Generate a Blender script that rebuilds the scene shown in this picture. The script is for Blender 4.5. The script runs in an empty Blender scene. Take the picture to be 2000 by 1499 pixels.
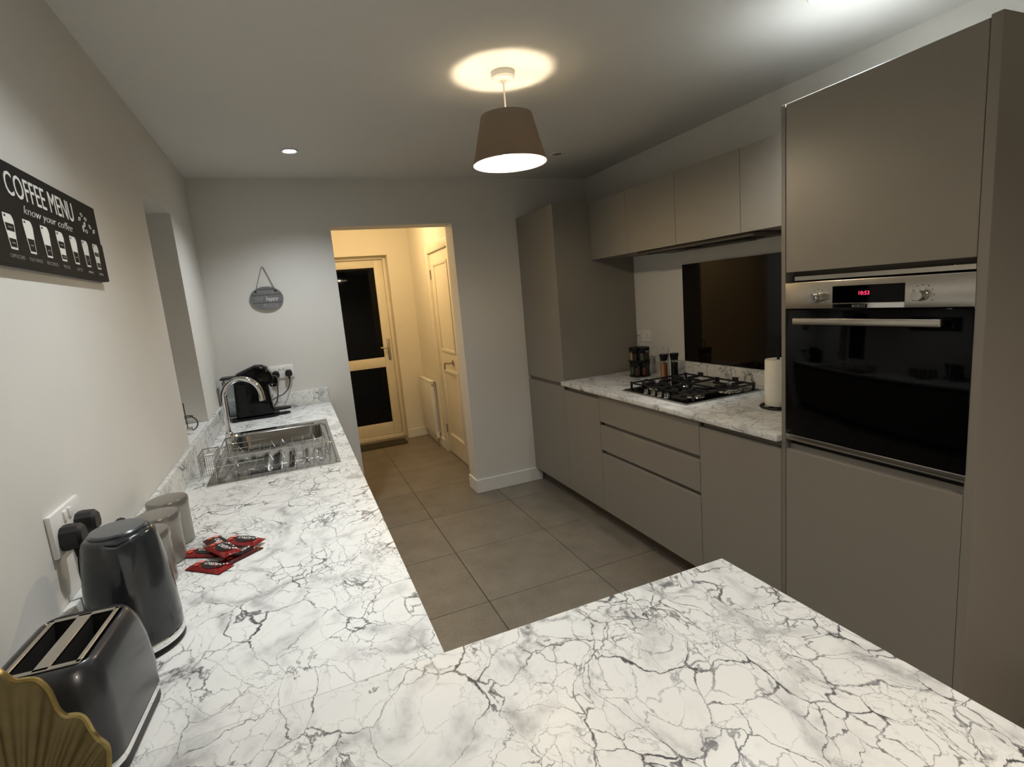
import bpy, bmesh, math, random
from mathutils import Vector, Matrix
random.seed(7)
S = bpy.context.scene
COL = S.collection

# ------------------------------------------------------------------ camera
CAM = Vector((0.4808, -0.5901, 1.5348))
YAW, PITCH, ROLL, FPX = 0.3813, -0.1651, -0.0866, 1031.17
fwd = Vector((math.sin(YAW)*math.cos(PITCH), math.cos(YAW)*math.cos(PITCH), math.sin(PITCH)))
rgt = Vector((math.cos(YAW), -math.sin(YAW), 0)); upv = rgt.cross(fwd)
r2 = math.cos(ROLL)*rgt + math.sin(ROLL)*upv
u2 = -math.sin(ROLL)*rgt + math.cos(ROLL)*upv
cd = bpy.data.cameras.new('camera'); cam = bpy.data.objects.new('camera', cd); COL.objects.link(cam)
M = Matrix((r2, u2, -fwd)).transposed().to_4x4(); M.translation = CAM
cam.matrix_world = M
cd.sensor_width = 36; cd.lens = FPX/2000*36; cd.clip_start = 0.02
S.camera = cam

# ------------------------------------------------------------------ world, exposure
w = bpy.data.worlds.new('night'); S.world = w; w.use_nodes = True
w.node_tree.nodes['Background'].inputs[0].default_value = (0.004, 0.005, 0.008, 1)
w.node_tree.nodes['Background'].inputs[1].default_value = 0.3
S.view_settings.view_transform = 'Standard'; S.view_settings.look = 'None'
S.view_settings.gamma = 1; S.view_settings.use_curve_mapping = False
S.view_settings.exposure = 0.45
WARM = (1.0, 0.82, 0.58); COOL = (0.88, 0.95, 1.0)
PENDANT_W, SPOT_W, HALL_W = 10.5, 14.5, 4.0

# ------------------------------------------------------------------ dimensions (metres)
H = 2.408; B = 3.281; R = 2.814; F = 2.181; WT = 0.91
DX0, DX1, DH = 0.81, 1.664, 2.095            # opening to the hall
HE, HR = 5.45, 1.80                          # hall end wall, hall right wall
T1, T2, T3, T4 = 2.672, 2.221, 1.331, 0.873  # joints of the right-hand run
REAR = -2.7

# ------------------------------------------------------------------ materials
def lin(c):
    return tuple(((v/12.92) if v <= .04045 else ((v+.055)/1.055)**2.4) for v in c)
def rgb(r, g, b): return lin((r/255, g/255, b/255))
MATS = {}
def mat(name, col, rough=.5, metal=0, spec=.5, var=.03, vscale=6, bump=0, bscale=200, emit=None, estr=0, trans=0, coat=0, alpha=1, aniso=0):
    m = bpy.data.materials.new(name); m.use_nodes = True; nt = m.node_tree; n = nt.nodes; L = nt.links
    p = n['Principled BSDF']; p.inputs['Roughness'].default_value = rough; p.inputs['Metallic'].default_value = metal
    p.inputs['Specular IOR Level'].default_value = spec
    p.inputs['Transmission Weight'].default_value = trans; p.inputs['Coat Weight'].default_value = coat
    p.inputs['Coat Roughness'].default_value = .06; p.inputs['Alpha'].default_value = alpha
    p.inputs['Anisotropic'].default_value = aniso
    g = n.new('ShaderNodeNewGeometry'); t = n.new('ShaderNodeTexNoise'); t.inputs['Scale'].default_value = vscale
    t.inputs['Detail'].default_value = 4; L.new(g.outputs['Position'], t.inputs['Vector'])
    r = n.new('ShaderNodeValToRGB'); c = col
    r.color_ramp.elements[0].position = .3; r.color_ramp.elements[1].position = .7
    r.color_ramp.elements[0].color = (*[max(0, v*(1-var)) for v in c], 1); r.color_ramp.elements[1].color = (*[min(1, v*(1+var)) for v in c], 1)
    L.new(t.outputs['Fac'], r.inputs['Fac']); L.new(r.outputs['Color'], p.inputs['Base Color'])
    if bump:
        t2 = n.new('ShaderNodeTexNoise'); t2.inputs['Scale'].default_value = bscale; t2.inputs['Detail'].default_value = 3
        L.new(g.outputs['Position'], t2.inputs['Vector'])
        bp = n.new('ShaderNodeBump'); bp.inputs['Strength'].default_value = bump; bp.inputs['Distance'].default_value = .002
        L.new(t2.outputs['Fac'], bp.inputs['Height']); L.new(bp.outputs['Normal'], p.inputs['Normal'])
    if emit:
        p.inputs['Emission Color'].default_value = (*emit, 1); p.inputs['Emission Strength'].default_value = estr
    MATS[name] = m; return m

mat('wall', rgb(219, 216, 209), .85, var=.012, bump=.06, bscale=350)
mat('ceiling', rgb(222, 220, 214), .9, var=.01, bump=.05, bscale=350)
mat('hall_wall', rgb(232, 226, 210), .85, var=.012)
mat('gloss_white', rgb(232, 230, 224), .35, var=.01)
mat('white_plastic', rgb(238, 234, 230), .3, var=.01)
mat('cab', rgb(140, 134, 124), .42, var=.012, bump=.03, bscale=500)
mat('cab_side', rgb(128, 123, 114), .5, var=.012)
mat('cab_inner', rgb(96, 88, 76), .6, var=.02)
mat('cab_top', rgb(235, 235, 232), .5, var=.01)
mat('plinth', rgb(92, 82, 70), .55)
mat('grout', rgb(78, 66, 54), .9)
mat('steel', rgb(186, 185, 181), .16, metal=1, var=.03, vscale=40)
mat('iron', rgb(96, 94, 90), .35, metal=.8)
mat('brushed', rgb(190, 184, 174), .27, metal=1, var=.03, vscale=60, aniso=.4)
mat('chrome', rgb(235, 235, 235), .07, metal=1, var=.01)
mat('wire', rgb(190, 189, 187), .22, metal=1, var=.02)
mat('black_glass', rgb(3, 3, 4), .05, spec=.16, var=.02)
mat('splash_glass', rgb(17, 13, 9), .06, spec=.22, var=.03)
mat('night_glass', rgb(4, 5, 7), .03, spec=.22)
mat('black_gloss', rgb(4, 4, 5), .12, spec=.25, var=.02)
mat('black_plastic', rgb(12, 12, 13), .4, spec=.35, var=.03)
mat('black_rubber', rgb(22, 21, 21), .5, var=.03)
mat('cast_iron', rgb(17, 16, 16), .55, var=.06, bump=.2, bscale=600)
mat('slate', rgb(40, 43, 45), .2, coat=.2, var=.02)
mat('slate_lid', rgb(62, 66, 68), .22, coat=.3, var=.02)
mat('toaster_grey', rgb(40, 41, 44), .3, coat=.2, var=.02)
mat('dark_inside', rgb(14, 12, 9), .7, var=.1)
mat('canister', rgb(150, 148, 140), .36, metal=.55, var=.02)
mat('canister_lid', rgb(150, 145, 138), .25, metal=.7, var=.02)
mat('shade_white', rgb(248, 246, 240), .7, var=.005)
mat('sign_black', rgb(17, 16, 15), .6, spec=.25, var=.12, vscale=25)
mat('sign_ink', rgb(225, 222, 214), .6, var=.06, vscale=60)
mat('sign_grey', rgb(128, 124, 118), .6, var=.2, vscale=150)
mat('plank', rgb(112, 112, 112), .7, var=.14, vscale=40)
mat('plank_ink', rgb(150, 150, 150), .7, var=.08)
mat('twine', rgb(105, 100, 92), .9, var=.1, vscale=300)
mat('door_white', rgb(236, 228, 208), .45, var=.01)
mat('mat_fabric', rgb(62, 54, 42), .95, var=.15, vscale=120, bump=.5, bscale=500)
mat('paper', rgb(236, 232, 220), .9, var=.03, vscale=30, bump=.25, bscale=120)
mat('red_foil', rgb(126, 12, 14), .22, var=.25, vscale=90, coat=.4, bump=.5, bscale=160)
mat('red_foil_dark', rgb(72, 9, 11), .22, var=.25, vscale=90, coat=.4)
mat('label_black', rgb(22, 14, 14), .3)
mat('label_white', rgb(235, 228, 226), .3)
mat('label_pink', rgb(226, 150, 140), .3)
mat('label_orange', rgb(214, 74, 40), .3)
mat('spice_red', rgb(92, 38, 20), .5, var=.4, vscale=400)
mat('spice_brown', rgb(70, 44, 28), .5, var=.4, vscale=400)
mat('spice_dark', rgb(30, 24, 20), .5, var=.4, vscale=400)
mat('spice_yellow', rgb(176, 150, 84), .5, var=.3, vscale=400)
mat('spice_green', rgb(74, 74, 50), .5, var=.4, vscale=400)
mat('pink_salt', rgb(206, 146, 104), .5, var=.25, vscale=300, bump=.4, bscale=300)
mat('led_red', (1, .02, .08), .4, emit=(1, .04, .12), estr=1.6)
mat('lens', (1, 1, 1), .3, emit=COOL, estr=25)
mat('bulb', (1, .9, .7), .3)
mat('off_lens', rgb(150, 145, 135), .3)
mat('rear_wall', rgb(205, 200, 192), .85, var=.01)

def clear_glass(name, tint, rough=.02):
    m = bpy.data.materials.new(name); m.use_nodes = True; nt = m.node_tree; n = nt.nodes; L = nt.links
    for x in list(n): n.remove(x)
    o = n.new('ShaderNodeOutputMaterial'); a = n.new('ShaderNodeBsdfTransparent'); g = n.new('ShaderNodeBsdfGlossy')
    a.inputs[0].default_value = (*tint, 1); g.inputs['Roughness'].default_value = rough
    f = n.new('ShaderNodeFresnel'); f.inputs[0].default_value = 1.45; mx = n.new('ShaderNodeMixShader')
    L.new(f.outputs[0], mx.inputs[0]); L.new(a.outputs[0], mx.inputs[1]); L.new(g.outputs[0], mx.inputs[2]); L.new(mx.outputs[0], o.inputs[0])
    MATS[name] = m
clear_glass('jar_glass', (.92, .94, .92)); clear_glass('tank_glass', (.8, .82, .82))

def marble():
    m = bpy.data.materials.new('marble'); m.use_nodes = True; nt = m.node_tree; n = nt.nodes; L = nt.links
    p = n['Principled BSDF']; p.inputs['Roughness'].default_value = .36; p.inputs['Specular IOR Level'].default_value = .4
    g = n.new('ShaderNodeNewGeometry')
    def noise(scale, detail=4, vec=None, rough=.55):
        t = n.new('ShaderNodeTexNoise'); t.inputs['Scale'].default_value = scale; t.inputs['Detail'].default_value = detail
        t.inputs['Roughness'].default_value = rough
        L.new(vec or base, t.inputs['Vector']); return t
    def math_(op, a, b=None, c=None, clamp=False):
        t = n.new('ShaderNodeMath'); t.operation = op; t.use_clamp = clamp
        for i, v in enumerate((a, b, c)):
            if v is None: continue
            if isinstance(v, (int, float)): t.inputs[i].default_value = v
            else: L.new(v, t.inputs[i])
        return t.outputs[0]
    def ramp(x, lo, hi, inv=False):
        t = n.new('ShaderNodeMapRange'); t.interpolation_type = 'SMOOTHSTEP'
        t.inputs['From Min'].default_value = lo; t.inputs['From Max'].default_value = hi
        t.inputs['To Min'].default_value = 1 if inv else 0; t.inputs['To Max'].default_value = 0 if inv else 1
        L.new(x, t.inputs['Value']); return t.outputs[0]
    mp = n.new('ShaderNodeMapping'); mp.inputs['Rotation'].default_value = (0, 0, math.radians(-28)); mp.inputs['Scale'].default_value = (1, .78, 1)
    L.new(g.outputs['Position'], mp.inputs['Vector']); base = mp.outputs[0]
    def warped(scale, amp, src, det=3):
        t = noise(scale, det, src)
        s = n.new('ShaderNodeVectorMath'); s.operation = 'SUBTRACT'; L.new(t.outputs['Color'], s.inputs[0]); s.inputs[1].default_value = (.5, .5, .5)
        k = n.new('ShaderNodeVectorMath'); k.operation = 'SCALE'; L.new(s.outputs[0], k.inputs[0]); k.inputs['Scale'].default_value = amp
        a = n.new('ShaderNodeVectorMath'); L.new(src, a.inputs[0]); L.new(k.outputs[0], a.inputs[1]); return a.outputs[0]
    w1 = warped(4.5, .17, base, 2); w2 = warped(70, .012, warped(22, .036, w1, 4), 4)
    def vein(scale, width, vec):
        v = n.new('ShaderNodeTexVoronoi'); v.feature = 'DISTANCE_TO_EDGE'; v.inputs['Scale'].default_value = scale
        v.inputs['Randomness'].default_value = 1; L.new(vec, v.inputs['Vector']); return v.outputs['Distance']
    band = ramp(noise(3.4, 3, w1).outputs['Fac'], .42, .60)          # where veins crowd
    def line(scale, vec, wlo, whi, nscale, lo, hi):
        k = ramp(noise(nscale, 4, w1).outputs['Fac'], lo, hi); k = math_('MULTIPLY', k, k)
        wd = math_('MULTIPLY_ADD', k, whi-wlo, wlo); q = math_('DIVIDE', vein(scale, 0, vec), wd)
        return ramp(q, .15, 1.0, True), k
    b1, k1 = line(9.5, w2, .010, .034, 8, .34, .74)
    big = math_('MULTIPLY', b1, math_('MULTIPLY_ADD', k1, .50, .40))
    b2, k2 = line(21, w2, .018, .075, 12, .36, .74)
    mid = math_('MULTIPLY', b2, math_('MULTIPLY', math_('MULTIPLY_ADD', band, .80, .28), math_('MULTIPLY_ADD', k2, .50, .38)))
    w3 = warped(40, .03, w2, 4)
    b3, k3 = line(40, w3, .03, .14, 16, .38, .72)
    fb = ramp(noise(5.0, 4, w1).outputs['Fac'], .45, .62)
    fine = math_('MULTIPLY', b3, math_('MULTIPLY', fb, math_('MULTIPLY_ADD', k3, .5, .3)))
    soft = ramp(vein(9.0, 0, w2), .0, .22, True); soft = math_('MULTIPLY', soft, math_('MULTIPLY', ramp(noise(9, 5, w1).outputs['Fac'], .44, .72), .34))
    blot = math_('MULTIPLY', ramp(noise(15, 6, w2, .68).outputs['Fac'], .60, .74), math_('MULTIPLY', band, .62))
    tot = math_('MAXIMUM', math_('MAXIMUM', big, mid), math_('MAXIMUM', fine, math_('MAXIMUM', soft, blot)))
    grit = ramp(noise(75, 4, base, .7).outputs['Fac'], .30, .62)
    clump = math_('MULTIPLY', math_('MULTIPLY', ramp(noise(7, 5, w2, .6).outputs['Fac'], .57, .70), grit), math_('MULTIPLY', ramp(vein(21, 0, w2), .0, .22, True), .85))
    tot = math_('MULTIPLY', tot, math_('MULTIPLY_ADD', grit, .65, .75), clamp=True)
    tot = math_('MAXIMUM', tot, clump)
    mix = n.new('ShaderNodeValToRGB'); e = mix.color_ramp.elements
    e[0].position = 0; e[0].color = (*rgb(232, 231, 226), 1); e[1].position = 1; e[1].color = (*rgb(78, 76, 77), 1)
    x = e.new(.25); x.color = (*rgb(196, 195, 192), 1); x = e.new(.6); x.color = (*rgb(134, 132, 131), 1)
    L.new(tot, mix.inputs['Fac']); L.new(mix.outputs[0], p.inputs['Base Color'])
    bp = n.new('ShaderNodeBump'); bp.inputs['Strength'].default_value = .03; bp.inputs['Distance'].default_value = .001
    tn = noise(300, 2, g.outputs['Position']); L.new(tn.outputs['Fac'], bp.inputs['Height']); L.new(bp.outputs[0], p.inputs['Normal'])
    MATS['marble'] = m
marble()

def tilemat():
    m = bpy.data.materials.new('tile'); m.use_nodes = True; nt = m.node_tree; n = nt.nodes; L = nt.links
    p = n['Principled BSDF']; p.inputs['Roughness'].default_value = .42
    g = n.new('ShaderNodeNewGeometry'); oi = n.new('ShaderNodeObjectInfo')
    a = n.new('ShaderNodeTexNoise'); a.inputs['Scale'].default_value = 5; a.inputs['Detail'].default_value = 8; a.inputs['Roughness'].default_value = .65
    L.new(g.outputs['Position'], a.inputs['Vector'])
    b = n.new('ShaderNodeTexNoise'); b.inputs['Scale'].default_value = 70; b.inputs['Detail'].default_value = 5
    L.new(g.outputs['Position'], b.inputs['Vector'])
    s = n.new('ShaderNodeMath'); s.operation = 'MULTIPLY_ADD'; L.new(b.outputs['Fac'], s.inputs[0]); s.inputs[1].default_value = .45
    L.new(a.outputs['Fac'], s.inputs[2])
    s2 = n.new('ShaderNodeMath'); s2.operation = 'MULTIPLY_ADD'; L.new(oi.outputs['Random'], s2.inputs[0]); s2.inputs[1].default_value = .12; L.new(s.outputs[0], s2.inputs[2])
    r = n.new('ShaderNodeValToRGB'); e = r.color_ramp.elements
    e[0].position = .45; e[0].color = (*rgb(102, 95, 84), 1); e[1].position = 1.0; e[1].color = (*rgb(134, 126, 113), 1)
    L.new(s2.outputs[0], r.inputs['Fac']); L.new(r.outputs[0], p.inputs['Base Color'])
    bp = n.new('ShaderNodeBump'); bp.inputs['Strength'].default_value = .12; bp.inputs['Distance'].default_value = .002
    L.new(b.outputs['Fac'], bp.inputs['Height']); L.new(bp.outputs[0], p.inputs['Normal'])
    MATS['tile'] = m
tilemat()

def shademat(name, col, tr, warm):
    m = bpy.data.materials.new(name); m.use_nodes = True; nt = m.node_tree; n = nt.nodes; L = nt.links
    for x in list(n): n.remove(x)
    o = n.new('ShaderNodeOutputMaterial'); d = n.new('ShaderNodeBsdfDiffuse'); t = n.new('ShaderNodeBsdfTranslucent'); mx = n.new('ShaderNodeMixShader')
    g = n.new('ShaderNodeNewGeometry'); ns = n.new('ShaderNodeTexNoise'); ns.inputs['Scale'].default_value = 400
    L.new(g.outputs['Position'], ns.inputs['Vector'])
    r = n.new('ShaderNodeValToRGB'); r.color_ramp.elements[0].color = (*[v*.9 for v in col], 1); r.color_ramp.elements[1].color = (*[min(1, v*1.1) for v in col], 1)
    L.new(ns.outputs['Fac'], r.inputs['Fac']); L.new(r.outputs[0], d.inputs[0]); t.inputs[0].default_value = (*warm, 1)
    mx.inputs[0].default_value = tr; L.new(d.outputs[0], mx.inputs[1]); L.new(t.outputs[0], mx.inputs[2]); L.new(mx.outputs[0], o.inputs[0])
    MATS[name] = m
shademat('shade_fabric', rgb(118, 113, 106), .007, (.9, .6, .2))
shademat('shade_lining', rgb(246, 242, 232), .16, (1, .8, .5))

def goldmat():
    m = mat('gold', rgb(108, 96, 60), .45, metal=.5, var=.12, vscale=50)
    mat('gold_edge', rgb(150, 132, 84), .32, metal=.8, var=.1, vscale=80)
goldmat()
# bulb really shines: the lamp's only light
def bulbmat():
    m = MATS['bulb']; p = m.node_tree.nodes['Principled BSDF']
    p.inputs['Emission Color'].default_value = (*WARM, 1)
    rad = .03; p.inputs['Emission Strength'].default_value = PENDANT_W/(4*math.pi*math.pi*rad*rad)
bulbmat()

# ------------------------------------------------------------------ mesh helpers
ORG = {}
class G:
    """collects shapes in world coordinates"""
    def __init__(s): s.bm = bmesh.new()
    def _box(s, c, bevel, seg=2):
        if bevel:
            es = set(e for v in c for e in v.link_edges)
            bmesh.ops.bevel(s.bm, geom=list(es), offset=bevel, segments=seg, profile=.5, affect='EDGES')
    def box(s, x0, x1, y0, y1, z0, z1, bevel=0, seg=2):
        vs = [s.bm.verts.new((x, y, z)) for x in (x0, x1) for y in (y0, y1) for z in (z0, z1)]
        for f in ((0, 1, 3, 2), (4, 6, 7, 5), (0, 4, 5, 1), (2, 3, 7, 6), (0, 2, 6, 4), (1, 5, 7, 3)): s.bm.faces.new([vs[i] for i in f])
        s._box(vs, bevel, seg); return s
    def prism(s, pts, axis, a0, a1, bevel=0, seg=2):
        """polygon pts in the two other axes, extruded along axis"""
        def P(p, a): return {'x': (a, p[0], p[1]), 'y': (p[0], a, p[1]), 'z': (p[0], p[1], a)}[axis]
        A = [s.bm.verts.new(P(p, a0)) for p in pts]; C = [s.bm.verts.new(P(p, a1)) for p in pts]; n = len(pts)
        fs = [s.bm.faces.new(A), s.bm.faces.new(C[::-1])]
        for i in range(n): fs.append(s.bm.faces.new((A[i], C[i], C[(i+1) % n], A[(i+1) % n])))
        bmesh.ops.recalc_face_normals(s.bm, faces=fs)
        if bevel:
            es = [e for f in fs[:2] for e in f.edges]
            bmesh.ops.bevel(s.bm, geom=es, offset=bevel, segments=seg, profile=.5, affect='EDGES')
        return s
    def lathe(s, prof, c=(0, 0, 0), n=32, axis='z', cap=True):
        rings = []
        for r, h in prof:
            ring = []
            for i in range(n):
                a = 2*math.pi*i/n; u, v = r*math.cos(a), r*math.sin(a)
                p = {'z': (u, v, h), 'x': (h, u, v), 'y': (u, h, v)}[axis]
                ring.append(s.bm.verts.new((c[0]+p[0], c[1]+p[1], c[2]+p[2])))
            rings.append(ring)
        fs = []
        for a, b in zip(rings, rings[1:]):
            for i in range(n): fs.append(s.bm.faces.new((a[i], a[(i+1) % n], b[(i+1) % n], b[i])))
        if cap:
            fs.append(s.bm.faces.new(rings[0][::-1])); fs.append(s.bm.faces.new(rings[-1]))
        bmesh.ops.recalc_face_normals(s.bm, faces=fs); return s
    def tube(s, pts, r, n=8, closed=False, cap=True):
        pts = [Vector(p) for p in pts]; N = len(pts); rings = []
        t0 = (pts[1]-pts[0]).normalized(); nrm = t0.orthogonal().normalized(); prev = t0
        for i, p in enumerate(pts):
            if closed: t = (pts[(i+1) % N]-pts[i-1]).normalized()
            elif i == 0: t = t0
            elif i == N-1: t = (pts[-1]-pts[-2]).normalized()
            else: t = ((pts[i+1]-p).normalized()+(p-pts[i-1]).normalized()).normalized()
            q = prev.rotation_difference(t); nrm = (q @ nrm).normalized(); prev = t
            b = t.cross(nrm); rr = r[i] if isinstance(r, (list, tuple)) else r
            rings.append([s.bm.verts.new(p+rr*(math.cos(2*math.pi*k/n)*nrm+math.sin(2*math.pi*k/n)*b)) for k in range(n)])
        fs = []
        prs = list(zip(rings, rings[1:]))+([(rings[-1], rings[0])] if closed else [])
        for a, b in prs:
            for k in range(n): fs.append(s.bm.faces.new((a[k], a[(k+1) % n], b[(k+1) % n], b[k])))
        if cap and not closed: fs.append(s.bm.faces.new(rings[0][::-1])); fs.append(s.bm.faces.new(rings[-1]))
        bmesh.ops.recalc_face_normals(s.bm, faces=fs); return s
    def grid(s, rows, closed=False):
        V = [[s.bm.verts.new(p) for p in row] for row in rows]
        for a, b in zip(V, V[1:]):
            n = len(a)
            for k in range(n if closed else n-1): s.bm.faces.new((a[k], a[(k+1) % n], b[(k+1) % n], b[k]))
        return s
    def loft(s, rings):
        V = [[s.bm.verts.new(p) for p in ring] for ring in rings]; fs = []
        for a, b in zip(V, V[1:]):
            n = len(a)
            for k in range(n): fs.append(s.bm.faces.new((a[k], a[(k+1) % n], b[(k+1) % n], b[k])))
        fs.append(s.bm.faces.new(V[0][::-1])); fs.append(s.bm.faces.new(V[-1]))
        bmesh.ops.recalc_face_normals(s.bm, faces=fs); return s
    def poly(s, pts):
        s.bm.faces.new([s.bm.verts.new(p) for p in pts]); return s

def set_(o, label=None, cat=None, group=None, kind=None):
    if label: o['label'] = label
    if cat: o['category'] = cat
    if group: o['group'] = group
    if kind: o['kind'] = kind
    return o
def off(o):
    v = Vector((0, 0, 0))
    while o: v += ORG.get(o.name, Vector((0, 0, 0))); o = o.parent
    return v
def obj(name, g, m, parent=None, org=None, smooth=True, ang=32):
    """links g as ONE mesh object; org = its origin in the world (top-level)"""
    me = bpy.data.meshes.new(name)
    d = off(parent) if parent else Vector(org or (0, 0, 0))
    bm = g.bm
    if d.length: bmesh.ops.translate(bm, verts=bm.verts, vec=-d)
    bm.to_mesh(me); bm.free()
    if smooth:
        me.polygons.foreach_set('use_smooth', [True]*len(me.polygons)); me.set_sharp_from_angle(angle=math.radians(ang))
    me.materials.append(MATS[m] if isinstance(m, str) else m)
    o = bpy.data.objects.new(name, me); COL.objects.link(o)
    if parent: o.parent = parent
    else: o.location = d; ORG[o.name] = d
    return o
def thing(name, label, cat, loc=(0, 0, 0), group=None, kind=None):
    o = bpy.data.objects.new(name, None); COL.objects.link(o); o.location = loc; o.empty_display_size = .05
    ORG[o.name] = Vector(loc); return set_(o, label, cat, group, kind)
def struct(name, g, m, label, cat='wall', parent=None): return set_(obj(name, g, m, parent), label, cat, kind='structure')
def copy_tree(o, loc, rz=None, parent=None):
    c = o.copy(); COL.objects.link(c)
    if parent: c.parent = parent
    else:
        c.location = loc; ORG[c.name] = Vector(loc)
        if rz is not None: c.rotation_euler = (0, 0, rz)
    for ch in list(o.children): copy_tree(ch, None, None, c)
    return c
def text(name, s, size, origin, xa, ya, parent, m, xs=1, align='CENTER', ext=.0006, shear=0, fit=None, thin=0):
    """flat raised lettering: origin in world, xa reading direction, ya up"""
    cu = bpy.data.curves.new('t', 'FONT'); cu.body = s; cu.size = size; cu.align_x = align; cu.align_y = 'CENTER'; cu.extrude = ext; cu.shear = shear
    cu.resolution_u = 3; cu.offset = -thin
    t = bpy.data.objects.new('t', cu); COL.objects.link(t)
    dg = bpy.context.evaluated_depsgraph_get(); me = bpy.data.meshes.new_from_object(t.evaluated_get(dg)); bpy.data.objects.remove(t)
    xa = Vector(xa); ya = Vector(ya); za = xa.cross(ya)
    if fit:
        xv = [v.co.x for v in me.vertices]; wd = max(xv)-min(xv)
        if wd > 0: xs = fit/wd
    mm = Matrix((xa*xs, ya, za)).transposed().to_4x4(); mm.translation = Vector(origin)-(off(parent) if parent else Vector())
    me.transform(mm); me.materials.clear(); me.materials.append(MATS[m])
    o = bpy.data.objects.new(name, me); COL.objects.link(o); o.parent = parent; return o

# ================================================================== SETTING
# floor with single tiles
fl = struct('floor', G().box(-.3, R+.12, REAR, 6.2, -.06, -.004), 'grout', 'taupe stone tiled floor of the kitchen and hall', 'floor')
TX, TY, TP, TQ, GAP = 1.21, 1.803, .61, .60, .0022
full = None
for i in range(-2, 3):
    for j in range(-8, 7):
        x0, x1 = TX+i*TP+GAP, TX+(i+1)*TP-GAP; y0, y1 = TY+j*TQ+GAP, TY+(j+1)*TQ-GAP
        X0, X1, Y0, Y1 = max(x0, 0), min(x1, R), max(y0, REAR), min(y1, 5.6)
        if X1-X0 < .02 or Y1-Y0 < .02: continue
        if Y0 > B+.2 and (X0 > HR+.1 or X1 < .68): continue
        clipped = (X0, X1, Y0, Y1) != (x0, x1, y0, y1)
        if not clipped and full:
            o = bpy.data.objects.new('floor_tile', full); COL.objects.link(o)
        else:
            a, b = (X1-X0)/2, (Y1-Y0)/2
            o = obj('floor_tile', G().box(-a, a, -b, b, -.005, 0, .0008, 1), 'tile')
            if not clipped: full = o.data
        o.parent = fl; o.location = ((X0+X1)/2, (Y0+Y1)/2, 0)

struct('ceiling', G().box(-.3, R+.12, REAR, B+.18, H, H+.1), 'ceiling', 'white painted kitchen ceiling', 'ceiling')
# left wall with deep window opening
WY0, WY1, WZ0, WZ1 = 2.0, 2.575, 1.016, 2.08
g = G().box(-.3, 0, REAR, WY0, 0, H).box(-.3, 0, WY1, B+.18, 0, H).box(-.3, 0, WY0, WY1, 0, WZ0-.02).box(-.3, 0, WY0, WY1, WZ1, H)
struct('wall_left', g, 'wall', 'white left wall with a deep window recess above the sink')
g = G().box(0, DX0, B, B+.18, 0, H).box(DX1, R+.12, B, B+.18, 0, H).box(DX0, DX1, B, B+.18, DH, H)
struct('wall_back', g, 'wall', 'white back wall with an open doorway to the hall')
struct('wall_right', G().box(R, R+.12, REAR, B, 0, H), 'wall', 'white right wall behind the grey tall and wall units')
struct('wall_rear', G().box(-.3, R+.12, REAR-.12, REAR, 0, H), 'rear_wall', 'plain wall behind the viewer closing the room')
# hall
g = G().box(HR, HR+.1, B+.18, 4.62-.76, 0, H).box(HR, HR+.1, 4.62, HE+.3, 0, H).box(HR, HR+.1, 4.62-.76, 4.62, 2.03, H)
struct('wall_hall_right', g, 'hall_wall', 'cream hall wall with the panelled door and radiator')
struct('wall_hall_left', G().box(.58, .68, B+.18, HE+.3, 0, H), 'hall_wall', 'cream hall wall hidden on the left of the doorway')
g = G().box(1.548, HR, HE, HE+.3, 0, H).box(.68, 1.548, HE, HE+.3, 2.093, H)
struct('wall_hall_end', g, 'hall_wall', 'cream end wall of the hall around the glazed outer door')
struct('ceiling_hall', G().box(.58, HR+.1, B+.18, HE+.3, H, H+.1), 'ceiling', 'hall ceiling above the doorway', 'ceiling')
# skirting
def skirt(name, boxes, label):
    g = G()
    for b in boxes: g.box(*b, .003, 1)
    struct(name, g, 'gloss_white', label, 'skirting')
skirt('baseboard_back', [(DX1-.014, 2.235, B-.015, B, 0, .11), (DX1-.0141, DX1, B-.0149, B+.18, 0, .1099)], 'white skirting board wrapping the wall stub right of the doorway')
skirt('baseboard_hall_end', [(1.548, HR, HE-.015, HE, 0, .10)], 'white skirting below the hall end wall beside the outer door')
skirt('baseboard_hall_right', [(HR-.015, HR, 4.70, HE-.016, 0, .10)], 'white skirting under the radiator on the hall wall')
# window: white frame, night glass, sill
wn = thing('window_1', 'narrow white framed night window deep in the recess above the sink', 'window', (-.24, 2.29, WZ0), kind='structure')
g = G()
for b in ((-.27, -.21, WY0, WY0+.06, WZ0, WZ1), (-.27, -.21, WY1-.06, WY1, WZ0, WZ1), (-.27, -.21, WY0+.06, WY1-.06, WZ0, WZ0+.06), (-.27, -.21, WY0+.06, WY1-.06, WZ1-.06, WZ1)): g.box(*b, .004)
obj('window_frame', g, 'gloss_white', wn)
obj('pane', G().box(-.245, -.235, WY0+.055, WY1-.055, WZ0+.055, WZ1-.055), 'night_glass', wn)
obj('window_sill', G().box(-.21, 0, WY0+.001, WY1-.001, WZ0-.02, WZ0, .004), 'gloss_white', wn)

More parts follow.
